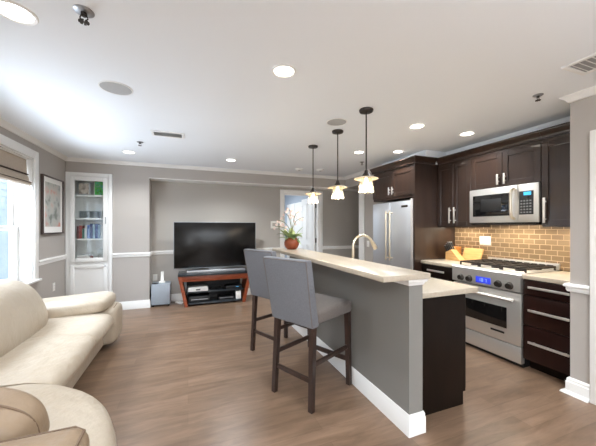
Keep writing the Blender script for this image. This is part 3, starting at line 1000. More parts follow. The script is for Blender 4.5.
# slab back, rakes backwards towards -x and widens slightly to the top
mb = MB()
mb.hexa([(-0.255, -0.218, ZSB + 0.015), (-0.17, -0.218, ZSB + 0.015), (-0.17, 0.218, ZSB + 0.015), (-0.255, 0.218, ZSB + 0.015)],
        [(-0.345, -0.235, ZBT), (-0.28, -0.235, ZBT), (-0.28, 0.235, ZBT), (-0.345, 0.235, ZBT)])
bmesh.ops.bevel(mb.bm, geom=list(mb.bm.edges), offset=0.012, segments=3, profile=0.5, affect='EDGES')
back = mb.build('backrest', 'fabric', stool)
mb = MB()
for sgn in (-1, 1):
    mb.tube([(-0.252, sgn * 0.214, ZSB + 0.03), (-0.341, sgn * 0.231, ZBT - 0.015)], 0.004, 6)
mb.tube([(-0.341, -0.23, ZBT - 0.012), (-0.341, 0.23, ZBT - 0.012)], 0.004, 6)
mb.build('piping', 'fabric_s', back)
for sx, sy in ((-1, -1), (-1, 1), (1, -1), (1, 1)):
    if sx < 0:
        leg_mb((-0.215, sy * 0.19, ZSB + 0.04), (-0.245, sy * 0.2, 0)).build('leg', 'leg', stool)
    else:
        leg_mb((0.255, sy * 0.19, ZSB + 0.04), (0.265, sy * 0.2, 0)).build('leg', 'leg', stool)
for sy in (-1, 1):
    MB().beam((-0.222, sy * 0.193, 0.43), (0.25, sy * 0.193, 0.43), 0.02, 0.022).build('stretcher', 'leg', stool) if False else MB().box(-0.222, 0.255, sy * 0.193 - 0.01, sy * 0.193 + 0.01, 0.315, 0.35, 0.003).build('stretcher', 'leg', stool)
MB().box(-0.243, -0.222, -0.185, 0.185, 0.2, 0.235, 0.003).build('stretcher', 'leg', stool)
MB().box(0.25, 0.27, -0.185, 0.185, 0.2, 0.24, 0.003).build('stretcher', 'leg', stool)
STA = math.radians(26.4)
# back-left foot (-0.245, 0.2) of the near stool lands at (0.671, 2.302)


def stool_loc(fx, fy, a):
    lx, ly = -0.245, 0.2
    return (fx - (lx * math.cos(a) - ly * math.sin(a)), fy - (lx * math.sin(a) + ly * math.cos(a)), 0)


stool.location = stool_loc(0.675, 2.3, STA)
stool.rotation_euler = (0, 0, STA)
copy_tree(stool, stool_loc(0.671, 3.15, math.radians(25)), math.radians(25), 'grey upholstered counter stool farther along, behind the nearer stool')

# ------------------------------------------------------------------ sofa
def loft_y(mb, sections):
    """sections: list of (y, [(x, z)...]) closed loops of equal length"""
    rings = [[mb.bm.verts.new((x, y, z)) for x, z in pr] for y, pr in sections]
    k = len(rings[0])
    for A, B in zip(rings, rings[1:]):
        for j in range(k):
            mb.bm.faces.new((A[j], A[(j + 1) % k], B[(j + 1) % k], B[j]))
    mb.bm.faces.new(rings[0][::-1])
    mb.bm.faces.new(rings[-1])
    return mb


def scaled(pr, c, s):
    return [(c[0] + (x - c[0]) * s, c[1] + (z - c[1]) * s) for x, z in pr]


def smooth_loop(pts, n=4):
    out = []
    k = len(pts)
    for i in range(k):
        p0, p1, p2, p3 = [Vector(pts[(i + d) % k]) for d in (-1, 0, 1, 2)]
        for j in range(n):
            t_ = j / n
            q = 0.5 * ((2 * p1) + (p2 - p0) * t_ + (2 * p0 - 5 * p1 + 4 * p2 - p3) * t_ ** 2 + (3 * p1 - p0 - 3 * p2 + p3) * t_ ** 3)
            out.append((q.x, q.y))
    return out


SY0, SY1 = 2.16, 4.14
t = thing('sofa', 'long cream leather sofa under the left window', 'sofa', (-1.3, 3.1, 0))
mb = MB().box(-1.7, -0.87, SY0, SY1 - 0.03, 0.05, 0.33, 0.03, 3)
mb.build('base', 'leather', t)
# seat cushions
prof = smooth_loop([(-1.55, 0.27), (-1.2, 0.26), (-0.86, 0.27), (-0.77, 0.31), (-0.755, 0.37), (-0.8, 0.425), (-0.92, 0.45), (-1.2, 0.455), (-1.55, 0.43)])
c0 = (-1.2, 0.36)
for a, b in ((SY0 + 0.005, 3.0), (3.005, 3.64)):
    secs = []
    for y_, s_ in ((a, 0.955), (a + 0.012, 0.985), (a + 0.04, 1.0), ((a + b) / 2, 1.02), (b - 0.04, 1.0), (b - 0.012, 0.985), (b, 0.955)):
        secs.append((y_, scaled(prof, c0, s_)))
    loft_y(MB(), secs).build('seat_cushion', 'leather', t, ang=60)
# tall rolled back
prof = smooth_loop([(-1.72, 0.3), (-1.3, 0.38), (-1.22, 0.5), (-1.26, 0.68), (-1.36, 0.84), (-1.5, 0.915), (-1.64, 0.89), (-1.72, 0.76)])
c0 = (-1.5, 0.55)
secs = [(SY0, scaled(prof, c0, 0.95)), (SY0 + 0.05, prof), (2.8, scaled(prof, c0, 1.01)), (3.15, prof), (3.3, scaled(prof, c0, 0.975)), (3.4, scaled(prof, c0, 0.91)), (3.47, scaled(prof, c0, 0.8)), (3.51, scaled(prof, c0, 0.64)), (3.53, scaled(prof, c0, 0.42))]
loft_y(MB(), secs).build('back_cushion', 'leather', t, ang=60)
# back rest carcass behind the loose cushion
MB().box(-1.74, -1.6, SY0, 4.0, 0.06, 0.5, 0.05, 4).build('back_frame', 'leather', t)
# far arm: a low rolled arm with a soft pad on top, runs along X
prof_a = smooth_loop([(3.72, 0.06), (3.70, 0.24), (3.68, 0.36), (3.74, 0.45), (3.88, 0.475), (4.03, 0.47), (4.13, 0.42), (4.155, 0.33), (4.12, 0.2), (4.11, 0.06)])
ca = (3.92, 0.28)
mb = MB()
rings = []
for x_, s_ in ((-1.7, 0.96), (-1.6, 1.0), (-1.2, 1.0), (-0.95, 0.99), (-0.86, 0.99), (-0.80, 0.96), (-0.765, 0.87), (-0.755, 0.7)):
    rings.append([mb.bm.verts.new((x_, y, max(0.04, z))) for y, z in scaled(prof_a, ca, s_)])
k = len(rings[0])
for A, B in zip(rings, rings[1:]):
    for j in range(k):
        mb.bm.faces.new((A[j], A[(j + 1) % k], B[(j + 1) % k], B[j]))
mb.bm.faces.new(rings[0][::-1]); mb.bm.faces.new(rings[-1])
arm = mb.build('arm', 'leather', t, ang=60)
rot = Matrix.Rotation(math.radians(-3.5), 3, 'Y')
MB().pillow((-1.24, 3.84, 0.495), (0.86, 0.54, 0.2), 0.62, 0.36, rot=rot, warp=0.02, seed=3, n=64, m=32).build('arm_pad', 'leather', arm, ang=80)
MB().tube([(-0.795, 3.70, 0.30), (-0.79, 3.72, 0.40), (-0.79, 3.80, 0.452), (-0.79, 3.95, 0.462), (-0.79, 4.08, 0.43), (-0.79, 4.13, 0.34)], 0.006, 6).build('piping', 'seam', arm)
for x_, y_ in ((-1.62, SY0 + 0.1), (-0.95, SY0 + 0.1), (-1.62, SY1 - 0.12), (-0.95, SY1 - 0.12)):
    MB().box(x_ - 0.03, x_ + 0.03, y_ - 0.03, y_ + 0.03, 0, 0.06).build('foot', 'leg', t)

# round lounge chair in the near left corner
t = thing('lounge_chair', 'round cream leather lounge chair with one arm in the near left corner', 'chair', (-1.0, 1.2, 0))


def ell(a, b, n=72, cx=-1.0, cy=1.2, e=0.97):
    def sp(v):
        return math.copysign(abs(v) ** e, v)
    return [(cx + a * sp(math.cos(2 * PI * i / n)), cy + b * sp(math.sin(2 * PI * i / n))) for i in range(n)]


def ell_stack(prof, a, b, n=96, warp=0.0, dome=0.0):
    mb = MB()
    rings = []
    for r_, z_ in prof:
        if r_ < 1e-4:
            rings.append([mb.bm.verts.new((-1.0, 1.2, z_))])
            continue
        ring = []
        for (x, y), i in zip(ell(a * r_, b * r_, n), range(n)):
            ph = 2 * PI * i / n
            wv = warp * (math.sin(11 * ph) + 0.7 * math.sin(23 * ph + 1.3)) * min(1, (1.02 - r_) * 6) * (r_ > 0.55)
            ring.append(mb.bm.verts.new((x, y, z_ + wv)))
        rings.append(ring)
    for A, B in zip(rings, rings[1:]):
        for k_ in range(n):
            f = []
            for v in (A[k_ % len(A)], A[(k_ + 1) % len(A)], B[(k_ + 1) % len(B)], B[k_ % len(B)]):
                if v not in f:
                    f.append(v)
            if len(f) >= 3:
                mb.bm.faces.new(f)
    return mb


ell_stack([(0, 0.0), (0.86, 0.0), (0.9, 0.03), (0.93, 0.28), (0, 0.28)], 0.735, 0.9).build('base', 'leather', t, ang=60)
ell_stack([(0, 0.285), (0.93, 0.285), (0.97, 0.31), (0.995, 0.36), (1.0, 0.41), (0.985, 0.455), (0.95, 0.485), (0.88, 0.502), (0.7, 0.512), (0.4, 0.515), (0, 0.515)], 0.735, 0.91, warp=0.004).build('seat', 'leather', t, ang=60)
mb = MB().box(-1.6, -0.31, 0.84, 1.2, 0.3, 0.7, 0.055, 5)
a_ = mb.build('arm', 'leather_t', t, ang=80)
MB().tube([(-1.55, 1.186, 0.685), (-0.36, 1.186, 0.685), (-0.327, 1.16, 0.683), (-0.327, 0.9, 0.683)], 0.005, 6).build('piping', 'seam', a_)
rot = Matrix.Rotation(math.radians(-10), 3, 'Z') @ Matrix.Rotation(math.radians(16), 3, 'X')
cc = Vector((-0.93, 1.40, 0.61))
mb = MB().pillow(cc, (0.84, 0.3, 0.36), 0.72, 0.6, rot=rot, warp=0.022, seed=9, n=64, m=36)
c_ = mb.build('back_cushion', 'leather_t', t, ang=80)
sm = MB()
pts = []
for i in range(25):
    a = -0.5 + 2.9 * i / 24
    ca_, sa_ = math.cos(a), math.sin(a)
    pts.append(cc + rot @ Vector((0.425 * math.copysign(abs(ca_) ** 0.72, ca_), 0.0, 0.182 * math.copysign(abs(sa_) ** 0.72, sa_))))
sm.tube(pts, 0.004, 6)
sm.tube([cc + rot @ Vector((0.12, 0.152 * math.copysign(abs(math.sin(q)) ** 0.7, math.sin(q)) , 0.183 * abs(math.cos(q)) ** 0.72)) for q in [-1.3 + 2.6 * i / 16 for i in range(17)]], 0.004, 6)
sm.build('piping', 'seam', c_)

# ------------------------------------------------------------------ television wall
t = thing('television_stand', 'cherry wood and black glass television stand with slanted legs', 'television stand', (0.46, 5.45, 0))
TY0, TY1 = 5.24, 5.66
MB().box(-0.16, 1.09, TY0 - 0.02, TY1, 0.525, 0.565, 0.004).build('top', 'smoke', t)
MB().box(-0.11, 1.04, TY0, TY0 + 0.03, 0.43, 0.524, 0.003).build('apron', 'cherry', t)
for s_ in (-1, 1):
    cx = 0.465
    xt, xb = cx + s_ * 0.6, cx + s_ * 0.49
    MB().hexa([(xb - 0.027, TY0 - 0.005, 0), (xb + 0.027, TY0 - 0.005, 0), (xb + 0.027, TY1 - 0.02, 0), (xb - 0.027, TY1 - 0.02, 0)],
              [(xt - 0.027, TY0 - 0.005, 0.524), (xt + 0.027, TY0 - 0.005, 0.524), (xt + 0.027, TY1 - 0.02, 0.524), (xt - 0.027, TY1 - 0.02, 0.524)]).build('leg', 'cherry', t)
MB().box(-0.03, 0.96, TY0 + 0.03, TY1 - 0.03, 0.225, 0.243, 0.002).build('shelf', 'smoke', t)
MB().box(0.0, 0.93, TY0 + 0.01, TY1 - 0.03, 0.03, 0.055, 0.002).build('shelf', 'smoke', t)
MB().box(-0.02, 0.95, TY1 - 0.03, TY1 - 0.015, 0.02, 0.5).build('back_panel', 'black', t)

t = thing('television', 'large flat black television on the cherry wood stand', 'television', (0.5, 5.5, 0.565))
MB().box(-0.24, 1.225, 5.44, 5.475, 0.625, 1.462, 0.006).build('bezel', 'silver', t)
MB().box(-0.228, 1.213, 5.436, 5.442, 0.645, 1.452, 0.001).build('screen', 'screen', t)
MB().box(0.05, 0.9, 5.475, 5.52, 0.7, 1.25, 0.01).build('rear_housing', 'black', t)
MB().box(0.0, 0.98, 5.38, 5.6, 0.566, 0.58, 0.005).box(0.35, 0.62, 5.46, 5.5, 0.575, 0.64).build('stand_base', 'silver', t)
single(MB().box(-0.02, 0.98, 5.265, 5.36, 0.566, 0.612, 0.01, 3), 'soundbar', 'silver', 'slim silver soundbar on the stand in front of the television', 'soundbar', (0.48, 5.31, 0.566))

t = thing('game_console', 'white game console on the upper shelf of the television stand', 'game console', (0.13, 5.4, 0.244))
MB().box(0.0, 0.33, 5.29, 5.52, 0.244, 0.315, 0.006).build('case', 'plastic_w', t)
MB().box(0.13, 0.2, 5.287, 5.291, 0.265, 0.285).build('front_slot', 'black', t)
t = thing('cable_box', 'small black box with blue light on upper shelf right', 'cable box', (0.8, 5.4, 0.244))
MB().box(0.64, 0.93, 5.3, 5.5, 0.244, 0.3, 0.004).build('case', 'black', t)
MB().box(0.82, 0.87, 5.2975, 5.301, 0.275, 0.283).build('indicator', 'cyan', t)
t = thing('receiver', 'black receiver on the lower left shelf of the television stand', 'receiver', (0.18, 5.4, 0.056))
MB().box(0.02, 0.36, 5.29, 5.55, 0.06, 0.16, 0.004).build('case', 'black', t)
MB().box(0.05, 0.33, 5.286, 5.292, 0.1, 0.112).build('front_strip', 'silver', t)
single(MB().box(0.82, 0.91, 5.285, 5.42, 0.056, 0.2, 0.004), 'router', 'plastic_w', 'upright white box on the lower right shelf of the television stand', 'router', (0.86, 5.35, 0.056))
t = thing('disc_player', 'flat dark player beside the upright white box on the lower shelf', 'disc player', (0.66, 5.4, 0.056))
MB().box(0.52, 0.79, 5.3, 5.52, 0.056, 0.11, 0.004).build('case', 'black', t)
MB().box(0.54, 0.77, 5.297, 5.301, 0.092, 0.1).build('front_strip', 'silver', t)
mb = MB()
for k in range(5):
    pts = []
    for j in range(14):
        u = j / 13
        pts.append((0.36 + 0.28 * u + 0.02 * math.sin(9 * u + k), 5.3 + 0.03 * k + 0.02 * math.sin(7 * u + 2 * k), 0.25 + 0.07 * abs(math.sin(3.1 * u * (1 + 0.25 * k) + 0.7 * k)) + 0.006))
    mb.tube(pts, 0.004, 6)
o = single(mb, 'cable_tangle', 'black', 'tangle of black cables on the upper shelf between the boxes', 'cables', (0.5, 5.35, 0.244))

t = thing('subwoofer', 'grey box subwoofer on the floor left of the television stand', 'subwoofer', (-0.44, 5.55, 0))
MB().box(-0.585, -0.29, 5.44, 5.72, 0.03, 0.385, 0.008).build('cabinet', 'sub', t)
for x_, y_ in ((-0.56, 5.47), (-0.315, 5.47), (-0.56, 5.69), (-0.315, 5.69)):
    MB().lathe([(0, 0), (0.015, 0), (0.018, 0.03), (0, 0.03)], (x_, y_, 0), 12).build('foot', 'black', t)
t = thing('cordless_phone', 'white cordless phone standing in its base on the subwoofer', 'phone', (-0.42, 5.58, 0.386))
MB().box(-0.475, -0.375, 5.52, 5.64, 0.386, 0.412, 0.01).build('charging_base', 'plastic_w', t)
hs = MB().hexa([(-0.45, 5.56, 0.41), (-0.4, 5.56, 0.41), (-0.4, 5.59, 0.41), (-0.45, 5.59, 0.41)], [(-0.448, 5.6, 0.575), (-0.402, 5.6, 0.575), (-0.402, 5.625, 0.575), (-0.448, 5.625, 0.575)]).build('handset', 'plastic_w', t)
MB().hexa([(-0.44, 5.589, 0.52), (-0.41, 5.589, 0.52), (-0.41, 5.592, 0.52), (-0.44, 5.592, 0.52)], [(-0.44, 5.597, 0.555), (-0.41, 5.597, 0.555), (-0.41, 5.6, 0.555), (-0.44, 5.6, 0.555)]).build('screen', 'black', hs)
pts = [(-0.53 + 0.045 * math.cos(a_ * 0.45), 5.435 + 0.035 * math.sin(a_ * 0.45) + 0.06, 0.3935 + 0.0015 * (a_ % 3)) for a_ in range(28)]
single(MB().tube(pts, 0.006, 6), 'coiled_cable', 'black', 'dark coiled cable lying on top of the subwoofer', 'cable', (-0.53, 5.47, 0.386))
pts = [(-0.26, 5.6, 0.1), (-0.2, 5.6, 0.02), (-0.12, 5.55, 0.008), (-0.09, 5.52, 0.008), (-0.08, 5.6, 0.008), (-0.14, 5.66, 0.008), (-0.22, 5.64, 0.05)]
mb = MB().tube(pts, 0.006, 6)
mb.tube([(p[0] - 0.01, p[1] - 0.05, p[2]) for p in pts[1:]], 0.005, 6)
single(mb, 'power_cord', 'plastic_w', 'white cords on the floor between subwoofer and television stand', 'cord', (-0.13, 5.6, 0))

# thermostat / intercom
t = thing('thermostat', 'square white thermostat on the taupe wall left of the door', 'thermostat', (1.66, YN, 1.36))
xa = 1.60
MB().box(xa, xa + 0.16, YN - 0.02, YN - 0.0005, 1.34, 1.49, 0.006).build('case', 'plastic_w', t)
MB().box(xa + 0.035, xa + 0.125, YN - 0.023, YN - 0.019, 1.385, 1.455).build('screen', 'wall_dark', t)

# ------------------------------------------------------------------ built-in display cabinet
t = thing('display_cabinet', 'tall white built in cabinet with glass door in the far left corner', 'cabinet', (-1.46, 5.5, 0))
cx0, cx1 = XL + 0.006, -1.152
cy0, cy1 = YB - 0.022, YB + 0.335
mb = MB()
mb.box(cx0, cx0 + 0.055, cy0, cy0 + 0.03, 0, 2.23, 0.004).box(cx1 - 0.055, cx1, cy0, cy0 + 0.03, 0, 2.23, 0.004)
mb.box(cx0 + 0.055, cx1 - 0.055, cy0, cy0 + 0.03, 2.17, 2.23, 0.004).box(cx0 + 0.055, cx1 - 0.055, cy0, cy0 + 0.03, 0, 0.1, 0.004)
mb.box(cx0 + 0.055, cx1 - 0.055, cy0, cy0 + 0.03, 0.78, 0.81)
mb.box(cx0, cx0 + 0.02, cy0 + 0.03, cy1, 0, 2.2).box(cx1 - 0.02, cx1, cy0 + 0.03, cy1, 0, 2.2)
mb.box(cx0, cx1, cy1 - 0.01, cy1, 0, 2.2).box(cx0, cx1, cy0 + 0.03, cy1, 2.18, 2.2)
mb.build('carcass', 'white', t)
for z_ in (0.80, 1.16, 1.49, 1.86):
    MB().box(cx0 + 0.02, cx1 - 0.02, cy0 + 0.04, cy1 - 0.01, z_, z_ + 0.022).build('shelf', 'white', t)
dx0, dx1 = cx0 + 0.058, cx1 - 0.058
mb = MB().box(dx0, dx0 + 0.065, cy0 - 0.014, cy0 + 0.008, 0.815, 2.165, 0.003).box(dx1 - 0.065, dx1, cy0 - 0.014, cy0 + 0.008, 0.815, 2.165, 0.003)
mb.box(dx0 + 0.065, dx1 - 0.065, cy0 - 0.014, cy0 + 0.008, 0.815, 0.88, 0.003).box(dx0 + 0.065, dx1 - 0.065, cy0 - 0.014, cy0 + 0.008, 2.1, 2.165, 0.003)
gd = mb.build('glass_door', 'white', t)
MB().box(dx0 + 0.06, dx1 - 0.06, cy0 - 0.005, cy0 - 0.001, 0.87, 2.11).build('pane', 'cabglass', gd)
MB().box(dx1 - 0.035, dx1 - 0.022, cy0 - 0.028, cy0 - 0.014, 1.42, 1.53, 0.003).build('handle', 'silver', gd)
mb = MB().box(dx0, dx0 + 0.06, cy0 - 0.014, cy0 + 0.008, 0.105, 0.775, 0.003).box(dx1 - 0.06, dx1, cy0 - 0.014, cy0 + 0.008, 0.105, 0.775, 0.003)
mb.box(dx0 + 0.06, dx1 - 0.06, cy0 - 0.014, cy0 + 0.008, 0.105, 0.165, 0.003).box(dx0 + 0.06, dx1 - 0.06, cy0 - 0.014, cy0 + 0.008, 0.715, 0.775, 0.003)
mb.box(dx0 + 0.055, dx1 - 0.055, cy0 - 0.004, cy0 + 0.006, 0.16, 0.72)
ld = mb.build('lower_door', 'white', t)
MB().lathe([(0, -0.028), (0.012, -0.026), (0.014, -0.016), (0.006, -0.008), (0.006, 0), (0, 0)], (dx1 - 0.03, cy0 - 0.014, 0.745), 14, 'Y').build('knob', 'silver', ld)
# contents
t2 = thing('photo_frame', 'silver framed portrait photo on the top shelf of the white cabinet', 'photo frame', (-1.56, 5.5, 1.882))
MB().box(-1.645, -1.475, 5.52, 5.535, 1.883, 2.09, 0.004).build('frame', 'silver', t2)
MB().box(-1.625, -1.495, 5.517, 5.521, 1.903, 2.07).build('photo', 'portrait', t2)
t2 = thing('picture', 'bright green leafy picture on the top shelf of the white cabinet', 'picture', (-1.34, 5.5, 1.882))
MB().box(-1.425, -1.265, 5.525, 5.54, 1.883, 2.12, 0.003).build('frame', 'plastic_w', t2)
MB().box(-1.415, -1.275, 5.522, 5.526, 1.893, 2.11).build('print', 'greenpic', t2)
bk = [('dark red', 6), ('red', 0), ('teal', 4), ('grey', 3), ('blue', 1), ('navy', 2), ('pale blue', 9), ('royal blue', 8), ('steel blue', 5), ('white', 3)]
x_ = -1.66
for i, (cn, mi) in enumerate(bk):
    wd = (0.03, 0.034, 0.028, 0.03, 0.036, 0.032, 0.03, 0.036, 0.034, 0.03)[i]
    hh = (0.2, 0.21, 0.16, 0.17, 0.22, 0.24, 0.23, 0.24, 0.22, 0.21)[i]
    ordn = ['leftmost', 'second from left', 'third from left', 'fourth from left', 'fifth from left', 'sixth from left', 'seventh from left', 'third from right', 'second from right', 'rightmost'][i]
    tb = thing('book', '%s upright book, %s on the lower book shelf of the white cabinet' % (cn, ordn), 'book', (x_, 5.6, 1.183), 'upright books in the white cabinet')
    MB().box(x_, x_ + wd, 5.53, 5.68, 1.183, 1.183 + hh, 0.002, 1).build('cover', 'book%d' % mi, tb)
    MB().box(x_ + 0.004, x_ + wd - 0.004, 5.535, 5.678, 1.186, 1.184 + hh + 0.001).build('pages', 'paper', tb)
    x_ += wd + 0.004
for i, (cn, mi, wd, hh) in enumerate([('dark red', 6, 0.2, 0.035), ('brown red', 0, 0.18, 0.03), ('grey', 3, 0.16, 0.03)]):
    z_ = 0.823 + sum((0.035, 0.03, 0.03)[:i]) + 0.001 * i
    tb = thing('book', '%s book lying flat, %s of the pile on the bottom shelf' % (cn, ('lowest', 'middle', 'top')[i]), 'book', (-1.54, 5.6, z_), 'flat pile of books in the white cabinet')
    MB().box(-1.65, -1.65 + wd, 5.52, 5.66, z_, z_ + hh, 0.002, 1).build('cover', 'book%d' % mi, tb)
    MB().box(-1.648, -1.65 + wd - 0.003, 5.519, 5.656, z_ + 0.004, z_ + hh - 0.004).build('pages', 'paper', tb)
for i, xx in enumerate((-1.62, -1.545, -1.47, -1.395, -1.32)):
    single(MB().lathe([(0, 0), (0.022, 0), (0.026, 0.03), (0.03, 0.12), (0.027, 0.12), (0.02, 0.012), (0, 0.012)], (xx, 5.58, 1.513), 18), 'drinking_glass', 'cabglass',
           'clear tumbler, %s in the row on the glassware shelf' % ('leftmost', 'second from left', 'middle one', 'second from right', 'rightmost')[i], 'glass', (xx, 5.58, 1.513), 'tumblers in the white cabinet')
single(MB().box(-1.65, -1.38, 5.62, 5.72, 1.513, 1.63, 0.006), 'storage_box', 'sub', 'long grey box behind the tumblers in the white cabinet', 'box', (-1.5, 5.67, 1.513))
single(MB().lathe([(0, 0), (0.035, 0), (0.05, 0.04), (0.052, 0.12), (0.035, 0.17), (0.038, 0.19), (0.03, 0.19), (0.028, 0.17), (0, 0.16)], (-1.33, 5.58, 0.823), 22), 'vase', 'cabglass', 'clear glass vase on the bottom shelf of the white cabinet', 'vase', (-1.33, 5.58, 0.823))

# framed print on the left wall
t = thing('framed_print', 'framed faded figure print in white mat on the left wall', 'picture', (XL, 4.96, 1.28))
PY0, PY1, PZ0, PZ1 = 4.64, 5.29, 1.275, 2.06
mb = MB().box(XL + 0.001, XL + 0.035, PY0, PY0 + 0.018, PZ0, PZ1, 0.003).box(XL + 0.001, XL + 0.035, PY1 - 0.018, PY1, PZ0, PZ1, 0.003)
mb.box(XL + 0.001, XL + 0.035, PY0 + 0.018, PY1 - 0.018, PZ0, PZ0 + 0.018, 0.003).box(XL + 0.001, XL + 0.035, PY0 + 0.018, PY1 - 0.018, PZ1 - 0.018, PZ1, 0.003)
mb.build('frame', 'frame_d', t)
MB().box(XL + 0.002, XL + 0.018, PY0 + 0.017, PY1 - 0.017, PZ0 + 0.017, PZ1 - 0.017).build('mat_board', 'paper', t)
MB().box(XL + 0.017, XL + 0.02, PY0 + 0.085, PY1 - 0.085, PZ0 + 0.1, PZ1 - 0.085).build('print', 'print', t)

# ------------------------------------------------------------------ orchid on the bar
px, py = 1.315, 3.66
t = thing('potted_plant', 'flowering plant in a round terracotta pot on the far end of bar', 'plant', (px, py, 1.068))
MB().lathe([(0, 1.069), (0.06, 1.069), (0.08, 1.09), (0.1, 1.128), (0.101, 1.162), (0.088, 1.198), (0.07, 1.218), (0.072, 1.226), (0.06, 1.226), (0.058, 1.2), (0, 1.2)], (px, py, 0), 32).build('pot', 'terracotta', t)


def leaf_mb(base_, az, ln, wd, lift, droop):
    mb = MB()
    n = 8
    L, R_, Cn = [], [], []
    d = Vector((math.cos(az), math.sin(az), 0))
    sd = Vector((-math.sin(az), math.cos(az), 0))
    for i in range(n + 1):
        u = i / n
        p = Vector(base_) + d * ln * u + Vector((0, 0, lift * u - droop * u * u))
        hw_ = wd * math.sin(PI * min(0.98, 0.06 + 0.92 * u)) ** 0.8
        Cn.append(mb.bm.verts.new(p))
        L.append(mb.bm.verts.new(p + sd * hw_ + Vector((0, 0, 0.25 * hw_))))
        R_.append(mb.bm.verts.new(p - sd * hw_ + Vector((0, 0, 0.25 * hw_))))
    for i in range(n):
        mb.bm.faces.new((Cn[i], Cn[i + 1], L[i + 1], L[i]))
        mb.bm.faces.new((R_[i], R_[i + 1], Cn[i + 1], Cn[i]))
    ge = bmesh.ops.extrude_face_region(mb.bm, geom=list(mb.bm.faces))
    bmesh.ops.translate(mb.bm, vec=(0, 0, -0.0015), verts=[v for v in ge['geom'] if isinstance(v, bmesh.types.BMVert)])
    return mb


rnd = random.Random(4)
for k in range(26):
    az = k * 2.399
    leaf_mb((px + 0.02 * math.cos(az), py + 0.02 * math.sin(az), 1.2), az, rnd.uniform(0.1, 0.19), rnd.uniform(0.034, 0.05), rnd.uniform(0.04, 0.22), rnd.uniform(0.02, 0.15)).build('leaf', 'leaf', t)
for k, (dx, dy, dz) in enumerate([(-0.19, 0.05, 0.26), (-0.12, -0.03, 0.36), (-0.04, 0.02, 0.42), (0.1, -0.03, 0.38), (0.2, 0.06, 0.3), (-0.24, -0.02, 0.18)]):
    pts = [Vector((px, py, 1.2)) + Vector((dx * u * u, dy * u, dz * math.sin(u * PI / 2))) for u in [i / 10 for i in range(11)]]
    st_ = MB().tube(pts, 0.004, 6).build('flower_stem', 'stem', t)
    for j in range(6):
        u = 0.55 + 0.09 * j
        c = Vector((px, py, 1.2)) + Vector((dx * u * u, dy * u, dz * math.sin(min(1, u) * PI / 2))) + Vector((rnd.uniform(-0.035, 0.035), rnd.uniform(-0.03, 0.03), rnd.uniform(-0.03, 0.03)))
        mb = MB()
        for q in range(5):
            a = q * 2 * PI / 5 + rnd.random()
            mb.pillow(c + Vector((0.01 * math.cos(a), 0.004, 0.01 * math.sin(a))), (0.016, 0.006, 0.016), 1, 1, 8, 5)
        mb.build('blossom', 'petal', st_)

# ------------------------------------------------------------------ ceiling fittings
def pendant(x, y, label):
    t = thing('pendant_light', label, 'pendant light', (x, y, H), 'pendant lights over the bar')
    MB().lathe([(0, H), (0.062, H), (0.065, H - 0.006), (0.06, H - 0.022), (0.02, H - 0.028), (0, H - 0.028)], (x, y, 0)).build('canopy', 'bronze', t)
    MB().tube([(x, y, H - 0.025), (x, y, 1.88)], 0.0065, 8).build('rod', 'bronze', t)
    MB().lathe([(0, 1.895), (0.014, 1.892), (0.02, 1.87), (0.034, 1.85), (0.045, 1.838), (0.045, 1.825), (0, 1.825)], (x, y, 0)).build('socket_cap', 'bronze', t)
    MB().lathe([(0.03, 1.838), (0.075, 1.828), (0.108, 1.815), (0.11, 1.811), (0.075, 1.821), (0.03, 1.829)], (x, y, 0), 36).build('rim_disc', 'tanrim', t)
    MB().lathe([(0.046, 1.822), (0.054, 1.8), (0.062, 1.76), (0.069, 1.715), (0.071, 1.69), (0.066, 1.682), (0.064, 1.684), (0.0675, 1.692), (0.0655, 1.715), (0.0585, 1.76), (0.05, 1.8), (0.042, 1.822)], (x, y, 0), 32).build('shade', 'shade', t)
    b = MB().lathe([(0, 1.825), (0.013, 1.82), (0.014, 1.8), (0.024, 1.775), (0.03, 1.75), (0.026, 1.725), (0.012, 1.71), (0, 1.707)], (x, y, 0), 20).build('bulb', 'bulb', t)
    d = bpy.data.lights.new('pendant_glow', 'POINT')
    d.energy, d.color, d.shadow_soft_size = 2.0, (1, 0.86, 0.66), 0.012
    o = bpy.data.objects.new('pendant_glow', d)
    C.objects.link(o)
    o.parent = t
    o.location = (0, 0, 1.695 - H)
    return t


pendant(1.53, 2.23, 'bronze rod pendant with clear glass shade, nearest of the three')
pendant(1.57, 2.84, 'bronze rod pendant with clear glass shade, middle of the three')
pendant(1.556, 3.487, 'bronze rod pendant with clear glass shade, farthest of the three')


def downlight(x, y, label, r=0.085, e=7.0):
    t = thing('recessed_light', label, 'ceiling light', (x, y, H), 'recessed ceiling lights')
    MB().lathe([(r * 0.78, H - 0.0005), (r * 0.8, H - 0.006), (r * 0.95, H - 0.009), (r, H - 0.004), (r, H - 0.0005)], (x, y, 0), 36).build('trim_ring', 'white', t)
    MB().lathe([(0, H - 0.003), (r * 0.79, H - 0.003), (r * 0.79, H - 0.0005), (0, H - 0.0005)], (x, y, 0), 36).build('lens', 'lens', t)
    d = bpy.data.lights.new('downlight_beam', 'SPOT')
    d.energy, d.color, d.shadow_soft_size, d.spot_size, d.spot_blend = e * 4.5, (0.92, 0.965, 1.0), 0.06, math.radians(140), 0.8
    o = bpy.data.objects.new('downlight_beam', d)
    C.objects.link(o)
    o.parent = t
    o.location = (0, 0, -0.03)
    return t


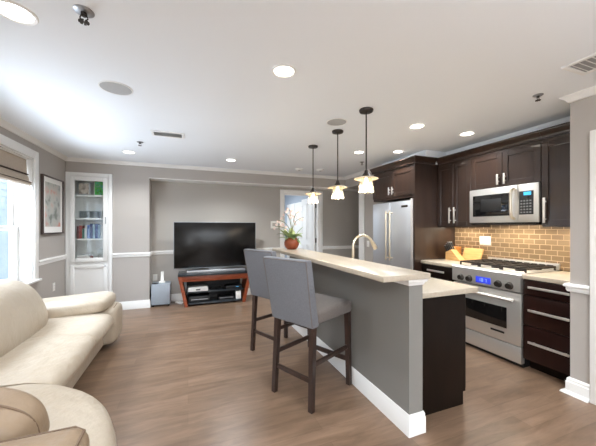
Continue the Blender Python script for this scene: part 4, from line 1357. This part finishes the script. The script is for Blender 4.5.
downlight(0.62, 1.883, 'round lit recessed ceiling light in the centre of the ceiling nearest camera')
downlight(-0.811, 1.851, 'round lit recessed ceiling light in the top left corner of the ceiling', 0.09)
downlight(-0.793, 4.718, 'round lit recessed ceiling light in front of the white built in cabinet', e=8)
downlight(0.647, 4.691, 'round lit recessed ceiling light in front of the television niche', e=13)
downlight(2.285, 2.398, 'round lit recessed ceiling light between nearest pendant and microwave cabinets')
downlight(3.008, 2.383, 'round lit recessed ceiling light closest to the microwave cabinets')
downlight(2.968, 3.40, 'round lit recessed ceiling light closest to the refrigerator cabinet', 0.075) if False else downlight(2.80, 3.30, 'round lit recessed ceiling light closest to the refrigerator cabinet', 0.075)
downlight(2.298, 3.529, 'round lit recessed ceiling light behind the nearest pendant rod', 0.08)


def disc(x, y, r, name, label, cat, m='grille'):
    t = thing(name, label, cat, (x, y, H))
    MB().lathe([(r * 0.93, H), (r * 0.93, H - 0.006), (r, H - 0.005), (r, H)], (x, y, 0), 40).build('rim', 'white', t)
    MB().lathe([(0, H - 0.004), (r * 0.93, H - 0.004), (r * 0.93, H), (0, H)], (x, y, 0), 40).build('grille', m, t)
    return t


disc(-0.522, 2.582, 0.115, 'ceiling_speaker', 'round grey ceiling speaker above the sofa side of the room', 'speaker')
disc(1.426, 2.60, 0.105, 'ceiling_speaker', 'round grey ceiling speaker beside the middle pendant', 'speaker')


def detector(x, y, label):
    t = thing('smoke_detector', label, 'smoke detector', (x, y, H), 'white ceiling detectors')
    MB().lathe([(0, H - 0.03), (0.05, H - 0.03), (0.068, H - 0.02), (0.072, H), (0, H)], (x, y, 0), 28).build('case', 'white', t)
    MB().lathe([(0, H - 0.034), (0.02, H - 0.034), (0.022, H - 0.03), (0, H - 0.03)], (x, y, 0), 16).build('sensor', 'grille', t)


detector(1.928, 4.95, 'small white round ceiling detector left of the far pendant rod')
detector(2.317, 4.86, 'small white round ceiling detector right of the far pendant rod')


def sprinkler(x, y, label, s=1.0):
    t = thing('sprinkler_head', label, 'sprinkler', (x, y, H), 'fire sprinkler heads')
    MB().lathe([(0, H), (0.042 * s, H), (0.042 * s, H - 0.004), (0.03 * s, H - 0.01), (0, H - 0.01)], (x, y, 0), 24).build('escutcheon', 'silver', t)
    MB().lathe([(0, H - 0.008), (0.013 * s, H - 0.008), (0.013 * s, H - 0.022 * s), (0.008 * s, H - 0.026 * s), (0, H - 0.026 * s)], (x, y, 0), 16).build('body', 'bronze', t)
    mb = MB()
    for sg in (-1, 1):
        mb.tube([(x + sg * 0.011 * s, y, H - 0.02 * s), (x + sg * 0.016 * s, y, H - 0.034 * s), (x + sg * 0.004 * s, y, H - 0.05 * s)], 0.003 * s, 6)
    mb.build('yoke', 'bronze', t)
    mb = MB()
    for q in range(8):
        a = q * PI / 4
        c, s_ = math.cos(a), math.sin(a)
        mb.hexa([(x + 0.0, y, H - 0.054 * s), (x + 0.022 * s * (c - 0.25 * s_), y + 0.022 * s * (s_ + 0.25 * c), H - 0.054 * s), (x + 0.022 * s * (c + 0.25 * s_), y + 0.022 * s * (s_ - 0.25 * c), H - 0.054 * s)],
                [(x + 0.0, y, H - 0.05 * s), (x + 0.022 * s * (c - 0.25 * s_), y + 0.022 * s * (s_ + 0.25 * c), H - 0.05 * s), (x + 0.022 * s * (c + 0.25 * s_), y + 0.022 * s * (s_ - 0.25 * c), H - 0.05 * s)])
    mb.build('deflector', 'bronze', t)


sprinkler(-0.486, 1.72, 'fire sprinkler head near the top left of the ceiling', 1.05)
sprinkler(-0.569, 4.112, 'fire sprinkler head between the ceiling vent and white cabinet', 0.9)
sprinkler(2.698, 4.054, 'fire sprinkler head left of the nearest pendant rod by the refrigerator', 0.9)
sprinkler(2.673, 1.479, 'fire sprinkler head above the dark cabinets near the right wall', 0.85)


def vent(x0, x1, y0, y1, label, along='X', n=7):
    t = thing('ceiling_vent', label, 'air vent', ((x0 + x1) / 2, (y0 + y1) / 2, H), 'ceiling air vents')
    b = 0.028
    MB().box(x0, x1, y0, y0 + b, H - 0.01, H, 0.003).box(x0, x1, y1 - b, y1, H - 0.01, H, 0.003).box(x0, x0 + b, y0 + b, y1 - b, H - 0.01, H, 0.003).box(x1 - b, x1, y0 + b, y1 - b, H - 0.01, H, 0.003).build('frame', 'white', t)
    MB().box(x0 + b, x1 - b, y0 + b, y1 - b, H - 0.002, H).build('backing', 'vent_dark', t)
    mb = MB()
    for k in range(n):
        if along == 'X':
            y = y0 + b + (y1 - y0 - 2 * b) * (k + 0.5) / n
            mb.hexa([(x0 + b, y - 0.008, H - 0.009), (x1 - b, y - 0.008, H - 0.009), (x1 - b, y - 0.006, H - 0.009), (x0 + b, y - 0.006, H - 0.009)],
                    [(x0 + b, y + 0.004, H - 0.002), (x1 - b, y + 0.004, H - 0.002), (x1 - b, y + 0.006, H - 0.002), (x0 + b, y + 0.006, H - 0.002)])
        else:
            x = x0 + b + (x1 - x0 - 2 * b) * (k + 0.5) / n
            mb.hexa([(x - 0.008, y0 + b, H - 0.009), (x - 0.006, y0 + b, H - 0.009), (x - 0.006, y1 - b, H - 0.009), (x - 0.008, y1 - b, H - 0.009)],
                    [(x + 0.004, y0 + b, H - 0.002), (x + 0.006, y0 + b, H - 0.002), (x + 0.006, y1 - b, H - 0.002), (x + 0.004, y1 - b, H - 0.002)])
    mb.build('louvres', 'white', t)


vent(-0.39, -0.04, 3.55, 3.75, 'small rectangular ceiling vent in the left half of the ceiling', 'X', 7)
vent(2.355, 2.61, 0.74, 1.168, 'white louvred ceiling vent at the top right near the grey wall', 'X', 11)
